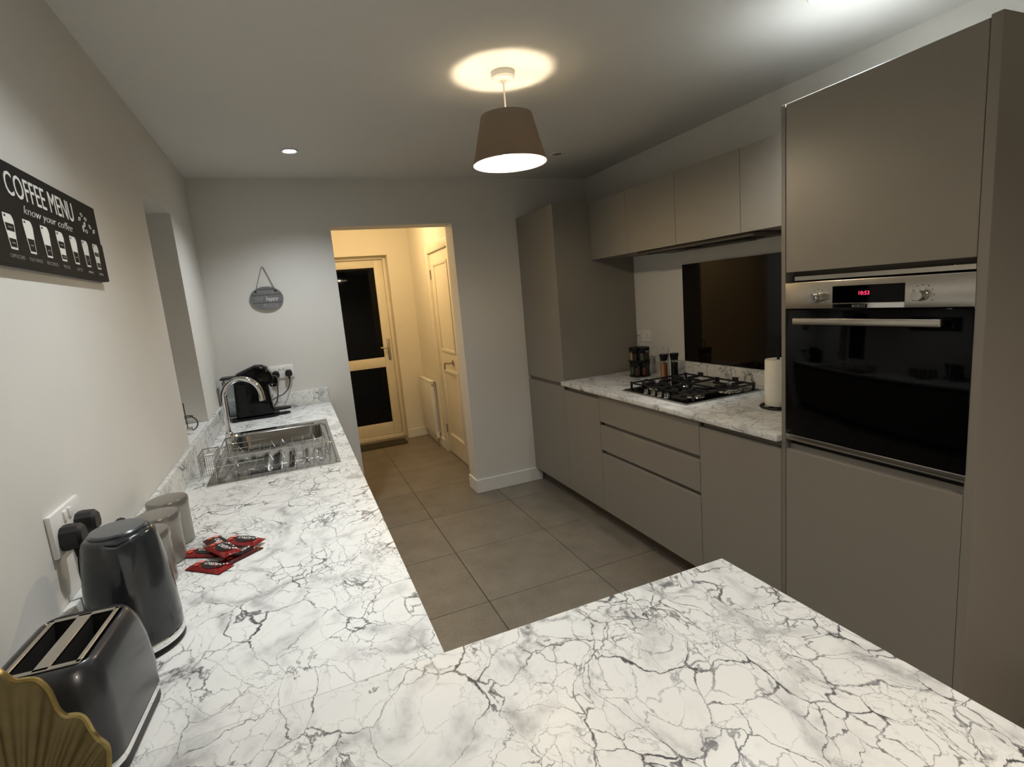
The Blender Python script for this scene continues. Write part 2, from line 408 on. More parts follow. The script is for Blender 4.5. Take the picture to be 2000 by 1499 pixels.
# outer door
dr = thing('door_1', 'cream outer door with two black night panes at the hall end', 'door', (1.05, 5.6, 0), kind='structure')
fx0, fx1 = .69, 1.547
g = G().box(fx1-.035, fx1, 5.57, 5.65, 0, 2.092, .004).box(fx0, fx0+.035, 5.57, 5.65, 0, 2.092, .004).box(fx0+.035, fx1-.035, 5.57, 5.65, 2.06, 2.092, .004).box(fx0+.035, fx1-.035, 5.57, 5.65, 0, .045, .004)
obj('door_frame', g, 'door_white', dr)
lx0, lx1 = fx0+.037, fx1-.037
leaf = obj('door_leaf', G().box(1.412, lx1, 5.59, 5.645, .05, 2.055, .005).box(lx0, .83, 5.59, 5.645, .05, 2.055, .005)
    .box(.83, 1.412, 5.591, 5.644, .05, .19, .003).box(.83, 1.412, 5.591, 5.644, .845, .958, .003).box(.83, 1.412, 5.591, 5.644, 1.972, 2.055, .003), 'door_white', dr)
obj('pane', G().box(.825, 1.417, 5.612, 5.628, .953, 1.977), 'night_glass', leaf)
obj('pane', G().box(.825, 1.417, 5.612, 5.628, .185, .85), 'night_glass', leaf)
hd = obj('handle_plate', G().box(1.452, 1.486, 5.58, 5.59, .92, 1.165, .004), 'brushed', dr)
obj('lever', G().tube([(1.468, 5.582, 1.065), (1.468, 5.54, 1.065), (1.45, 5.535, 1.065), (1.37, 5.535, 1.072)], .010, 10), 'brushed', hd)
obj('keyhole', G().lathe([(.012, 5.576), (.012, 5.582)], (1.468, 0, .975), 12, 'y'), 'steel', hd)
# inner door on hall right wall
d2 = thing('door_2', 'cream two-panelled inner door with a lever handle on the hall wall', 'door', (HR, 4.24, 0), kind='structure')
dy0, dy1 = 3.86, 4.62
g = G().box(HR-.02, HR+.1, dy1-.03, dy1+.045, 0, 2.075, .004).box(HR-.02, HR+.1, dy0-.045, dy0+.03, 0, 2.075, .004).box(HR-.02, HR+.1, dy0+.03, dy1-.03, 2.0, 2.075, .004)
obj('architrave', g, 'door_white', d2)
lf = obj('door_leaf', G().box(HR+.005, HR+.04, dy0+.033, dy1-.033, .008, 1.998, .003), 'door_white', d2)
def panel(z0, z1):
    y0, y1 = dy0+.14, dy1-.14
    g = G()
    for (a, b, c, d) in ((y0, y1, z0, z0+.03), (y0, y1, z1-.03, z1), (y0, y0+.03, z0+.03, z1-.03), (y1-.03, y1, z0+.03, z1-.03)): g.box(HR-.003, HR+.006, a, b, c, d, .003)
    obj('panel_moulding', g, 'door_white', lf)
panel(1.05, 1.90); panel(.19, .88)
hh = obj('handle_rose', G().lathe([(.026, HR-.006), (.026, HR+.005)], (0, 4.13-.02, .965), 20, 'x'), 'brushed', d2)
obj('lever', G().tube([(HR, 4.11, .965), (HR-.05, 4.11, .965), (HR-.055, 4.125, .965), (HR-.055, 4.2, .962), (HR-.055, 4.215, .945), (HR-.055, 4.218, .90)], .009, 10), 'brushed', hh)
for z in (.25, 1.80): obj('hinge', G().lathe([(.007, z-.045), (.007, z+.045)], (HR-.002, dy1-.03, 0), 8), 'brushed', d2)

# ================================================================== LIGHTS OF THE ROOM
def downlight(x, y, lit, label, power=1.0, tint=COOL, cone=130):
    t = thing('recessed_downlight', label, 'light', (x, y, H), 'recessed ceiling downlights')
    obj('bezel', G().lathe([(.044, H-.001), (.044, H-.005), (.040, H-.007), (.031, H-.004), (.031, H-.001)], (x, y, 0), 28), 'gloss_white', t)
    obj('lens', G().lathe([(.030, H-.002), (.030, H-.0045), (.02, H-.006), (.004, H-.0065)], (x, y, 0), 24), 'lens' if lit else 'off_lens', t)
    if lit:
        l = bpy.data.lights.new('downlight_beam', 'SPOT'); l.energy = SPOT_W*math.pi*power; l.color = tint; l.spot_size = math.radians(cone); l.spot_blend = 1.0; l.shadow_soft_size = .03
        o = bpy.data.objects.new('downlight_beam', l); COL.objects.link(o); o.parent = t; o.location = (0, 0, -.012)
downlight(.6, 2.639, True, 'lit round downlight in the ceiling above the sink')
downlight(.6, .774, True, 'lit round downlight above the near end of the left worktop')
downlight(2.216, .745, True, 'lit round downlight right above the oven tower front', .85)
downlight(1.25, -1.35, True, 'downlight in the dining end of the room behind the viewer', 2.8, (1.0, .90, .78), 150)
downlight(2.205, 2.59, False, 'unlit downlight in the dark ceiling corner near the far tall unit')

pd = thing('pendant_lamp', 'dark grey tapered drum pendant lamp glowing over the floor', 'lamp', (1.39, 1.49, H))
px, py = 1.39, 1.49
obj('ceiling_rose', G().lathe([(.046, H), (.046, H-.02), (.040, H-.028), (.012, H-.032), (.006, H-.04)], (px, py, 0), 32), 'gloss_white', pd)
obj('cord', G().tube([(px, py, H-.035), (px, py, 2.19)], .0035, 8), 'white_plastic', pd)
obj('bulb_holder', G().lathe([(.008, 2.21), (.019, 2.195), (.019, 2.13), (.014, 2.118)], (px, py, 0), 20), 'white_plastic', pd)
def shell(r0, z0, r1, z1):
    g = G(); n = 56
    g.grid([[(px+r*math.cos(2*math.pi*k/n), py+r*math.sin(2*math.pi*k/n), z) for k in range(n)] for r, z in ((r0, z0), ((r0*2+r1)/3, (z0*2+z1)/3), ((r0+2*r1)/3, (z0+2*z1)/3), (r1, z1))], True); return g
sh = obj('lamp_shade', shell(.150, 2.062, .103, 2.245), 'shade_fabric', pd)
obj('shade_lining', shell(.1485, 2.0622, .1015, 2.2448), 'shade_lining', sh)
g = G()
for a in (0, 2.09, 4.19): g.tube([(px+.02*math.cos(a), py+.02*math.sin(a), 2.19), (px+.101*math.cos(a), py+.101*math.sin(a), 2.24)], .0016, 6)
obj('shade_spider', g, 'white_plastic', sh)
g = G(); bmesh.ops.create_icosphere(g.bm, subdivisions=2, radius=.03, matrix=Matrix.Translation((px, py, 2.088)))
obj('bulb', g, 'bulb', pd)

# hall ceiling lamp, above and behind the doorway head
hl = thing('hall_ceiling_lamp', 'warm ceiling lamp of the hall behind the doorway head', 'lamp', (1.2, 4.45, H))
obj('base', G().lathe([(.07, H), (.07, H-.02), (.05, H-.03)], (1.2, 4.45, 0), 24), 'gloss_white', hl)
l = bpy.data.lights.new('hall_bulb', 'POINT'); l.energy = HALL_W*math.pi; l.color = (1.0, .70, .36); l.shadow_soft_size = .05
o = bpy.data.objects.new('hall_bulb', l); COL.objects.link(o); o.parent = hl; o.location = (0, 0, -.14)

# ================================================================== RIGHT-HAND RUN
CF = 2.236                                    # carcass front plane behind the doors
def door(p, y0, y1, z0, z1, name='door', x=F): return obj(name, G().box(x, x+.02, y0+.0015, y1-.0015, z0, z1, .0012, 1), 'cab', p)
def rail(p, y0, y1, z0, z1): return obj('handle_rail', G().box(2.2055, CF, y0, y1, z0, z1), 'cab', p)
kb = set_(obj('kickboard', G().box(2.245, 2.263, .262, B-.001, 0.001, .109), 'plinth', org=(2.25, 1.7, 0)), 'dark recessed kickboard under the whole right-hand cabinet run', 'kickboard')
# tall unit
t = thing('tall_cabinet', 'tall grey two-door fridge housing against the back wall', 'cabinet', (2.5, 2.98, 0))
obj('carcass', G().box(CF, R-.002, T1+.02, B-.002, .11, 2.10), 'cab_side', t)
obj('side_panel', G().box(F+.001, R-.002, T1, T1+.019, .11, 2.112, .001, 1), 'cab_side', t)
door(t, T1, B-.003, .89, 2.112); door(t, T1, B-.003, .11, .862); rail(t, T1+.02, B-.003, .855, .90)
def base(y0, y1, label, group='grey handleless base units of the right-hand run'):
    t = thing('base_cabinet', label, 'cabinet', (2.5, (y0+y1)/2, 0), group)
    obj('carcass', G().box(CF, R-.002, y0+.001, y1-.001, .11, .882), 'cab_side', t); return t
t = base(T2, T1, 'narrow grey base cabinet between the tall unit and the drawers')
door(t, T2, T1, .11, .848); rail(t, T2+.001, T1-.001, .84, .882)
t = base(T3, T2, 'wide grey three-drawer cabinet under the gas hob')
door(t, T3, T2, .704, .880, 'drawer_front'); door(t, T3, T2, .520, .680, 'drawer_front'); door(t, T3, T2, .11, .497, 'drawer_front')
rail(t, T3+.012, T2-.012, .672, .715); rail(t, T3+.012, T2-.012, .489, .53)
t = base(T4, T3, 'grey single-door base cabinet left of the oven tower')
door(t, T4, T3, .11, .850); rail(t, T4+.001, T3-.001, .842, .882)
set_(obj('worktop', G().box(2.156, R-.001, T4+.001, T1-.001, .883, WT, .003), 'marble', org=(2.5, 1.77, .883)), 'white marble-effect worktop carrying the gas hob', 'worktop', 'marble-effect worktops')
set_(obj('upstand', G().box(R-.017, R-.001, T4+.001, T1-.001, WT+.0005, 1.018, .002), 'marble', org=(R, 1.77, WT)), 'marble-effect upstand behind the gas hob', 'upstand', 'marble-effect upstands')
set_(obj('glass_splashback', G().box(R-.011, R-.002, 1.40, 2.148, 1.0195, 1.632, .001, 1), 'splash_glass', org=(R, 1.77, 1.02)), 'dark brown glass splashback panel behind the hob', 'splashback')

# wall units
ys = [T1, 2.241, 1.791, 1.341, .891]
wl = ['grey wall unit next to the far tall cabinet', 'grey wall unit second from the far tall cabinet', 'grey wall unit third from the far tall cabinet, above the hob', 'grey wall unit half hidden behind the oven tower']
for (a, b), lb in zip(zip(ys, ys[1:]), wl):
    t = thing('wall_cabinet', lb, 'cabinet', (2.65, (a+b)/2, 1.729), 'grey handleless wall units above the hob')
    obj('carcass', G().box(2.487, R-.002, b+.001, a-.001, 1.731, 2.106), 'cab_side', t)
    obj('door', G().box(2.464, 2.484, b+.0015, a-.0015, 1.729, 2.106, .0012, 1), 'cab', t)
hd = thing('extractor_hood', 'slim built-in extractor under the wall units above the hob', 'extractor hood', (2.65, 1.7, 1.72))
obj('housing', G().box(2.50, 2.78, 1.30, 2.20, 1.712, 1.7285, .002), 'cab_inner', hd)
obj('filter', G().box(2.53, 2.64, 1.36, 1.72, 1.707, 1.7125, .002), 'black_plastic', hd)
obj('filter', G().box(2.53, 2.64, 1.78, 2.14, 1.707, 1.7125, .002), 'black_plastic', hd)
obj('control_strip', G().box(2.66, 2.74, 1.5, 1.95, 1.706, 1.7125, .002), 'iron', hd)

# oven tower
tw = thing('oven_tower_cabinet', 'tall grey tower cabinet housing the built-in oven', 'cabinet', (2.5, .56, 0))
obj('side_panel', G().box(F, R-.002, .855, T4, 0.1095, 2.112, .001, 1), 'cab_side', tw)
obj('end_panel', G().box(F, R-.002, .234, .2605, 0.001, 2.118, .001, 1), 'cab', tw)
obj('carcass', G().box(2.78, R-.003, .262, .854, .11, 2.09).box(CF, 2.78, .262, .854, .11, .876).box(CF, 2.78, .262, .854, 1.50, 2.09), 'cab_inner', tw)
obj('top_board', G().box(2.203, R-.003, .262, .854, 2.0905, 2.108), 'cab_top', tw)
door(tw, .2605, .854, 1.530, 2.111); door(tw, .2605, .854, .11, .857)
obj('trim_strip', G().box(2.200, CF, .27, .832, 1.497, 1.513, .001, 1), 'brushed', tw)
obj('trim_strip', G().box(2.206, CF, .262, .853, .85, .876), 'cab', tw)
# oven
ov = thing('built_in_oven', 'black glass built-in oven with steel control panel', 'oven', (2.18, .556, .897))
oy0, oy1 = .2585, .8535
obj('oven_body', G().box(2.205, 2.76, oy0+.008, oy1-.008, .880, 1.488), 'black_plastic', ov)
dg_ = obj('oven_door', G().box(2.179, 2.203, oy0, oy1, .921, 1.394, .002), 'black_glass', ov)
obj('bottom_trim', G().box(2.180, 2.203, oy0, oy1, .897, .9195, .002), 'steel', ov)
cp = obj('control_panel', G().box(2.179, 2.203, oy0, oy1, 1.398, 1.4915, .0015), 'brushed', ov)
obj('display', G().box(2.1775, 2.1792, .437, .667, 1.4155, 1.472, .0005, 1), 'black_glass', cp)
obj('badge_strip', G().box(2.1765, 2.1792, .437, .667, 1.3985, 1.4145, .0005, 1), 'chrome', cp)
obj('badge_plate', G().box(2.1757, 2.1767, .548, .662, 1.3995, 1.411, .0003, 1), 'black_gloss', cp)
text('badge_lettering', 'BOSCH', .011, (2.1755, .575, 1.4052), (0, -1, 0), (0, 0, 1), cp, 'brushed', fit=.042, ext=.0002)
text('clock_digits', '10:53', .017, (2.1772, .560, 1.446), (0, -1, 0), (0, 0, 1), cp, 'led_red', fit=.034, ext=.0003)
for y in (.720, .388):
    k = obj('knob', G().lathe([(.0175, 2.179), (.0175, 2.172), (.0155, 2.170), (.0155, 2.150), (.014, 2.148), (.002, 2.1478)], (0, y, 1.434), 28, 'x'), 'steel', cp)
    g = G()
    for i in range(9):
        a = math.radians(-120+30*i); c = (y-.030*math.sin(a), 1.434+.030*math.cos(a))
        g.box(2.1786, 2.1792, c[0]-.0013, c[0]+.0013, c[1]-.0013, c[1]+.0013)
    obj('dial_marks', g, 'black_plastic', cp)
hb = obj('door_handle', G().box(2.137, 2.149, .317, .790, 1.345, 1.367, .002), 'brushed', ov)
obj('handle_bracket', G().box(2.149, 2.18, .330, .355, 1.347, 1.365, .002), 'black_plastic', hb)
obj('handle_bracket', G().box(2.149, 2.18, .752, .777, 1.347, 1.365, .002), 'black_plastic', hb)

# hob
hx0, hx1, hy0, hy1 = 2.256, 2.772, 1.503, 2.072
hb = thing('gas_hob', 'black glass gas hob with cast-iron pan supports', 'hob', (2.51, 1.79, WT))
obj('rim', G().box(hx0, hx1, hy0, hy1, WT+.0003, WT+.006, .002), 'canister', hb)
obj('glass_plate', G().box(hx0+.010, hx1-.010, hy0+.010, hy1-.010, WT+.005, WT+.0105, .002), 'black_glass', hb)
zt = WT+.0105
for bx, by, br in ((2.40, 1.60, .038), (2.62, 1.585, .05), (2.42, 1.945, .045), (2.61, 1.92, .036)):
    bu = obj('burner', G().lathe([(br+.012, zt), (br+.010, zt+.006), (br, zt+.008), (br, zt+.016), (br-.004, zt+.018)], (bx, by, 0), 28), 'steel', hb)
    obj('burner_cap', G().lathe([(br-.003, zt+.0181), (br-.002, zt+.023), (br-.008, zt+.026), (.003, zt+.027)], (bx, by, 0), 28), 'cast_iron', bu)
def support(y0, y1, cs):
    g = G(); x0, x1 = 2.31, 2.735; z0, z1 = zt+.027, zt+.036; b = .006
    g.box(x0, x1, y0, y0+b*1.4, z0, z1, .002, 1).box(x0, x1, y1-b*1.4, y1, z0, z1, .002, 1).box(x0, x0+b*1.4, y0, y1, z0, z1, .002, 1).box(x1-b*1.4, x1, y0, y1, z0, z1, .002, 1)
    g.box((x0+x1)/2-.004, (x0+x1)/2+.004, y0, y1, z0, z1, .002, 1)
    for x in (x0, x1-.012):
        for y in (y0, y1-.012): g.box(x, x+.012, y, y+.012, zt+.0005, z1+.004, .002, 1)
    for cx, cy in cs:
        for dx, dy in ((1, 0), (-1, 0), (0, 1), (0, -1)):
            a0, a1 = .018, (.10 if dx else .12)
            xa, xb = sorted((cx+dx*a0, cx+dx*a1)); ya, yb = sorted((cy+dy*a0, cy+dy*a1))
            xa, xb = max(x0, xa), min(x1, xb); ya, yb = max(y0, ya), min(y1, yb)
            if dx: g.box(xa, xb, cy-.0035, cy+.0035, z0, z1+.006, .0015, 1)
            else: g.box(cx-.0035, cx+.0035, ya, yb, z0, z1+.006, .0015, 1)
    for x, y in ((x0, (y0+y1)/2), (x1-.01, (y0+y1)/2)): g.box(x, x+.01, y-.02, y+.02, z0, z1+.018, .002, 1)
    obj('pan_support', g, 'cast_iron', hb)
support(1.515, 1.785, ((2.40, 1.60), (2.62, 1.585))); support(1.79, 2.06, ((2.42, 1.945), (2.61, 1.92)))
for ky in (1.862, 1.80, 1.742, 1.685):
    obj('knob', G().lathe([(.020, zt), (.020, zt+.006), (.015, zt+.009), (.0145, zt+.024), (.012, zt+.026)], (2.285, ky, 0), 20), 'steel', hb)

# sockets
def socket(name, c, ax, label, screws=True):
    """double socket, c = centre on the wall, ax: 'left' (faces +X), 'back' (faces -Y), 'right' (faces -X)"""
    t = thing(name, label, 'socket', c, 'white double sockets')
    def bx(u0, u1, d0, d1, v0, v1, bev=.0015):
        if ax == 'left': return G().box(c[0]+d0, c[0]+d1, c[1]+u0, c[1]+u1, c[2]+v0, c[2]+v1, bev)
        if ax == 'right': return G().box(c[0]-d1, c[0]-d0, c[1]-u1, c[1]-u0, c[2]+v0, c[2]+v1, bev)
        return G().box(c[0]+u0, c[0]+u1, c[1]-d1, c[1]-d0, c[2]+v0, c[2]+v1, bev)
    p = obj('face_plate', bx(-.073, .073, 0, .010, -.043, .043, .003), 'white_plastic', t)
    for s in (-1, 1):
        obj('switch', bx(s*.012-.007, s*.012+.007, .0095, .0135, .014, .034), 'white_plastic', p)
        for (u, v, a, b) in ((s*.040, .006, .002, .004), (s*.040-.011, -.012, .0035, .002), (s*.040+.011, -.012, .0035, .002)):
            obj('pin_slot', bx(u-a, u+a, .0095, .0103, v-b, v+b, 0), 'black_plastic', p)
    return t
socket('double_socket', (0, .695, 1.155), 'left', 'white double socket on the left wall above the kettle')
socket('double_socket', (.373, B, 1.160), 'back', 'white double socket on the back wall beside the black coffee machine')
socket('double_socket', (R, 2.575, 1.165), 'right', 'white double socket on the right wall behind the spice carousel')

# ================================================================== LEFT RUN AND PENINSULA
PY = .274
W1 = .65
# worktop with sink cut-out (four slabs in one mesh, seamless)
SX0, SX1, SY0, SY1 = .09, .588, 1.668, 2.655
ix0, ix1, iy0, iy1 = SX0+.012, SX1-.012, SY0+.012, SY1-.012
g = G()
def slab(g, outer, hole, z0, z1):
    X0, X1, Y0, Y1 = outer; a, b, c, d = hole
    for z, fl_ in ((z1, 1), (z0, 0)):
        for q in ((X0, a, Y0, Y1), (b, X1, Y0, Y1), (a, b, Y0, c), (a, b, d, Y1)):
            pts = [(q[0], q[2], z), (q[1], q[2], z), (q[1], q[3], z), (q[0], q[3], z)]
            g.poly(pts if fl_ else pts[::-1])
    for p, q in (((X0, Y0), (X1, Y0)), ((X1, Y0), (X1, Y1)), ((X1, Y1), (X0, Y1)), ((X0, Y1), (X0, Y0))):
        g.poly([(*p, z0), (*q, z0), (*q, z1), (*p, z1)])
    for p, q in (((a, c), (a, d)), ((a, d), (b, d)), ((b, d), (b, c)), ((b, c), (a, c))):
        g.poly([(*p, z0), (*q, z0), (*q, z1), (*p, z1)])
slab(g, (.001, W1, PY+.0012, B-.001), (ix0, ix1, iy0, iy1), .883, WT)
set_(obj('worktop', g, 'marble', org=(.3, 1.8, .883), smooth=False), 'white marble-effect worktop with the inset sink along the left wall', 'worktop', 'marble-effect worktops')
set_(obj('worktop', G().box(.001, 1.30, -.43, PY, .883, WT, .002), 'marble', org=(.65, -.08, .883)), 'wide marble-effect peninsula top in the foreground', 'worktop', 'marble-effect worktops')
set_(obj('worktop_joint', G().box(.002, W1-.001, PY+.0001, PY+.0011, .9, WT-.0001), 'cab_top', org=(.3, PY, .9)), 'thin joint strip between left worktop and peninsula', 'joint')
set_(obj('upstand', G().box(.001, .018, -.42, B-.019, WT+.0005, 1.0155, .002), 'marble', org=(0, 2, WT)), 'marble-effect upstand along the left wall below the window', 'upstand', 'marble-effect upstands')
set_(obj('upstand', G().box(.001, W1-.004, B-.018, B-.001, WT+.0005, 1.0155, .002), 'marble', org=(.3, B, WT)), 'marble-effect upstand on the back wall behind the coffee machine', 'upstand', 'marble-effect upstands')
t = thing('base_cabinet', 'grey base units carrying the left worktop and sink', 'cabinet', (.3, 1.8, 0))
obj('carcass', G().box(.002, .585, .30, SY0-.03, .1, .88).box(.002, .585, SY1+.03, B-.002, .1, .88).box(.002, .585, SY0-.03, SY1+.03, .1, .62), 'cab_side', t)
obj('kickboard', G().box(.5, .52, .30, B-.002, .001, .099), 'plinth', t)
y = .31
for k in range(5): obj('door', G().box(.588, .608, y+.0015, y+.5925, .11, .85, .0012, 1), 'cab', t); y += .594
t = thing('base_cabinet', 'grey base units carrying the foreground peninsula', 'cabinet', (.65, -.08, 0))
obj('carcass', G().box(.002, 1.25, -.37, .235, .1, .88), 'cab_side', t)
obj('end_panel', G().box(1.252, 1.272, -.38, .25, .001, .881, .001, 1), 'cab', t)
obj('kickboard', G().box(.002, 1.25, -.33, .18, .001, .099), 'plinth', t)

# sink
sk = thing('kitchen_sink', 'stainless inset sink with drainer in the left worktop', 'sink', (.34, 2.16, WT))
bx0, bx1, by0, by1 = .125, .545, 2.18, 2.60     # bowl
gx0, gx1, gy0, gy1 = .125, .55, 1.71, 2.12      # drainer
g = G(); z = WT+.0035
def frame_cells(g, xs, ys, holes, z):
    for i in range(len(xs)-1):
        for j in range(len(ys)-1):
            if (i, j) in holes: continue
            g.poly([(xs[i], ys[j], z), (xs[i+1], ys[j], z), (xs[i+1], ys[j+1], z), (xs[i], ys[j+1], z)])
g.box(SX0, SX1, SY0, gy0, WT+.0003, z, .001, 1).box(SX0, SX1, by1, SY1, WT+.0003, z, .001, 1).box(SX0, bx0, gy0, by1, WT+.0003, z, .001, 1).box(.55, SX1, gy0, by1, WT+.0003, z, .001, 1).box(bx0, .55, gy1, by0, WT+.0003, z, .001, 1).box(bx1, .55, by0, by1, WT+.0003, z, .001, 1)
obj('rim', g, 'steel', sk)
def rrect(x0, x1, y0, y1, r, z, n=5):
    out = []
    for cx, cy, a0 in ((x1-r, y1-r, 0), (x0+r, y1-r, 90), (x0+r, y0+r, 180), (x1-r, y0+r, 270)):
        for k in range(n+1):
            a = math.radians(a0+90*k/n); out.append((cx+r*math.cos(a), cy+r*math.sin(a), z))
    return out
g = G()
rows = [rrect(bx0, bx1, by0, by1, .05, z), rrect(bx0+.004, bx1-.004, by0+.004, by1-.004, .05, z-.006), rrect(bx0+.012, bx1-.012, by0+.012, by1-.012, .05, WT-.15), rrect(bx0+.03, bx1-.03, by0+.03, by1-.03, .045, WT-.17), rrect(bx0+.17, bx1-.17, by0+.17, by1-.17, .03, WT-.175)]
g.grid([r+[r[0]] for r in rows]); g.poly(rows[-1])
# fill the four small corners between rectangular rim and rounded bowl
for (cx, cy, k0) in ((bx1, by1, 0), (bx0, by1, 6), (bx0, by0, 12), (bx1, by0, 18)):
    for k in range(5): g.poly([(cx, cy, z), rows[0][k0+k], rows[0][k0+k+1]])
bmesh.ops.recalc_face_normals(g.bm, faces=g.bm.faces)
bw = obj('bowl', g, 'steel', sk)
obj('plug_hole', G().lathe([(.045, WT-.176), (.045, WT-.172), (.03, WT-.170), (.028, WT-.174), (.003, WT-.174)], (.335, 2.39, 0), 28), 'chrome', bw)
g = G()
n = 48; rows = []
for j in range(9):
    yy = gy0+(gy1-gy0)*j/8; row = []
    for i in range(n+1):
        xx = gx0+(gx1-gx0)*i/n; e = min(i, n-i)/n; ed = min(1, e*14)*min(1, min(j, 8-j)/1.0)
        row.append((xx, yy, z-ed*(.007+.003*math.sin(2*math.pi*7*(xx-gx0)/(gx1-gx0)))))
    rows.append(row)
obj('drainer', g.grid(rows), 'steel', sk, ang=60)
# tap
tp = thing('kitchen_tap', 'tall chrome swan-neck tap beside the sink', 'tap', (.112, 2.36, z))
obj('base', G().lathe([(.026, z), (.026, z+.006), (.021, z+.010), (.019, z+.06), (.015, z+.066)], (.112, 2.36, 0), 28), 'chrome', tp)
pts = [(.112, 2.36, z+.05), (.112, 2.36, 1.14)]
R_ = .088
for k in range(1, 15):
    a = math.radians(180-k*13.2); pts.append((.112+R_+R_*math.cos(a), 2.36-.02*k/14, 1.145+R_*1.08*math.sin(a)))
obj('spout', G().tube(pts, .0125, 14), 'chrome', tp)
e = Vector(pts[-1]); d = (e-Vector(pts[-2])).normalized()
obj('nozzle', G().tube([e-d*.002, e+d*.02], .0145, 14), 'chrome', tp)
obj('lever', G().tube([(.112, 2.36, z+.035), (.135, 2.325, z+.04), (.15, 2.30, z+.055)], [.010, .008, .006], 10), 'chrome', tp)

# dish rack standing on the drainer
rk = thing('dish_rack', 'silver wire dish rack standing over the drainer', 'dish rack', (.33, 1.9, z))
rz0, rz1 = WT+.006, 1.0; xa, xb, ya, yb = .125, .572, 1.715, 2.10
g = G()
def rail_(pts, r=.0036): g.tube(pts, r, 6)
rail_([(xb, ya-.01, rz0), (xb-.012, ya, rz1-.01), (xb-.03, ya, rz1), (xa, ya, rz1), (xa, yb, rz1), (xb-.03, yb, rz1), (xb-.012, yb, rz1-.01), (xb, yb+.01, rz0)])
for zz in (.945, .97):
    rail_([(.30, ya, zz), (xa, ya, zz), (xa, yb, zz), (.30, yb, zz)], .002)
rail_([(xa, ya, rz1), (xa, ya, rz0)]); rail_([(xa, yb, rz1), (xa, yb, rz0)])
rail_([(xa, ya+.03, .93), (xb-.05, ya+.03, .93)], .002); rail_([(xa, yb-.03, .93), (xb-.05, yb-.03, .93)], .002)
obj('frame', g, 'wire', rk)
g = G()
for k in range(9):
    x = .17+k*.045
    g.tube([(x, ya+.004, .925), (x+.012, ya+.07, .972), (x+.02, ya+.13, .925), (x, ya+.25, .925), (x+.012, ya+.31, .972), (x+.02, yb-.01, .925)], .0016, 6)
obj('plate_wires', g, 'wire', rk)
g = G()
cx0, cx1, cy0, cy1 = .062, .122, 1.76, 1.90
for k in range(9):
    f_ = k/8; g.tube([(cx0+(cx1-cx0)*f_, cy0, .93), (cx0+(cx1-cx0)*f_, cy0, 1.01)], .001, 5); g.tube([(cx0, cy0+(cy1-cy0)*f_, .93), (cx0, cy0+(cy1-cy0)*f_, 1.01)], .001, 5); g.tube([(cx1, cy0+(cy1-cy0)*f_, .93), (cx1, cy0+(cy1-cy0)*f_, 1.01)], .001, 5)
for zz in (.93, .95, .97, .99, 1.01):
    g.tube([(cx0, cy0, zz), (cx1, cy0, zz), (cx1, cy1, zz), (cx0, cy1, zz)], .0022 if zz > 1 else .001, 5, closed=True)
obj('cutlery_basket', g, 'wire', rk)

# ornament on the window sill
on = thing('wire_ornament', 'small wire candle ornament with glass cubes on the window sill', 'ornament', (-.05, 2.25, WZ0))
ox, oy = -.045, 2.28
g = G().tube([(ox, oy, WZ0+.004), (ox-.002, oy, WZ0+.15)], .0026, 6)
g.tube([(ox+.028*math.cos(a*.4), oy+.028*math.sin(a*.4), WZ0+.082) for a in range(16)], .0028, 6, closed=True)
g.tube([(ox+.008+.034*math.sin(k*.3), oy+.01, WZ0+.046-.034*math.cos(k*.3)) for k in range(11)], .0032, 6)
obj('wire_stem', g, 'iron', on)
obj('glass_cube', G().box(ox-.018, ox+.018, oy-.018, oy+.018, WZ0+.0005, WZ0+.03, .002), 'chrome', on)
obj('glass_cube', G().box(ox-.028, ox-.008, oy-.01, oy+.01, WZ0+.045, WZ0+.066, .002), 'black_gloss', on)

# coffee machine (faces right)
cm = thing('coffee_machine', 'black pod coffee machine in the far corner of the worktop', 'coffee machine', (.2, 3.08, WT))
z = WT+.0008
prof = [(.085, .012), (.30, .012), (.30, .05), (.292, .14), (.288, .20), (.318, .205), (.325, .235), (.315, .275), (.295, .305), (.265, .322), (.225, .325), (.12, .285), (.10, .262), (.098, .24)]
obj('body', G().prism([(x, z+h) for x, h in prof], 'y', 3.01, 3.15, .016, 3), 'black_gloss', cm)
obj('foot', G().prism([(.06+.0, 2.995), (.30, 2.995), (.325, 3.02), (.325, 3.14), (.30, 3.165), (.06, 3.165)], 'z', z, z+.014, .003), 'black_plastic', cm)
obj('lever', G().prism([(.098, z+.262), (.118, z+.289), (.225, z+.3295), (.266, z+.327), (.297, z+.309), (.296, z+.302), (.262, z+.316), (.225, z+.318), (.125, z+.278)], 'y', 3.035, 3.125, .003), 'black_plastic', cm)
nz = obj('nozzle_head', G().lathe([(.030, .296), (.036, .31), (.036, .335), (.028, .345)], (0, 3.08, z+.215), 24, 'x'), 'black_gloss', cm)
obj('nozzle_ring', G().lathe([(.037, .308), (.037, .313)], (0, 3.08, z+.215), 24, 'x'), 'chrome', nz)
dt = obj('drip_tray', G().prism([(.29, 3.03), (.37, 3.03), (.40, 3.055), (.40, 3.105), (.37, 3.13), (.29, 3.13)], 'z', z+.03, z+.042, .003), 'black_plastic', cm)
obj('tray_base', G().prism([(.29, 3.035), (.365, 3.035), (.39, 3.06), (.39, 3.10), (.365, 3.125), (.29, 3.125)], 'z', z, z+.008, .002), 'black_plastic', cm)
obj('side_panel', G().box(.11, .16, 3.007, 3.0105, z+.03, z+.22, .001, 1), 'black_plastic', cm)
tk = obj('water_tank', G().box(.035, .095, 3.02, 3.14, z+.016, z+.262, .012), 'tank_glass', cm)
obj('tank_lid', G().box(.028, .10, 3.015, 3.145, z+.264, z+.275, .004), 'black_plastic', tk)

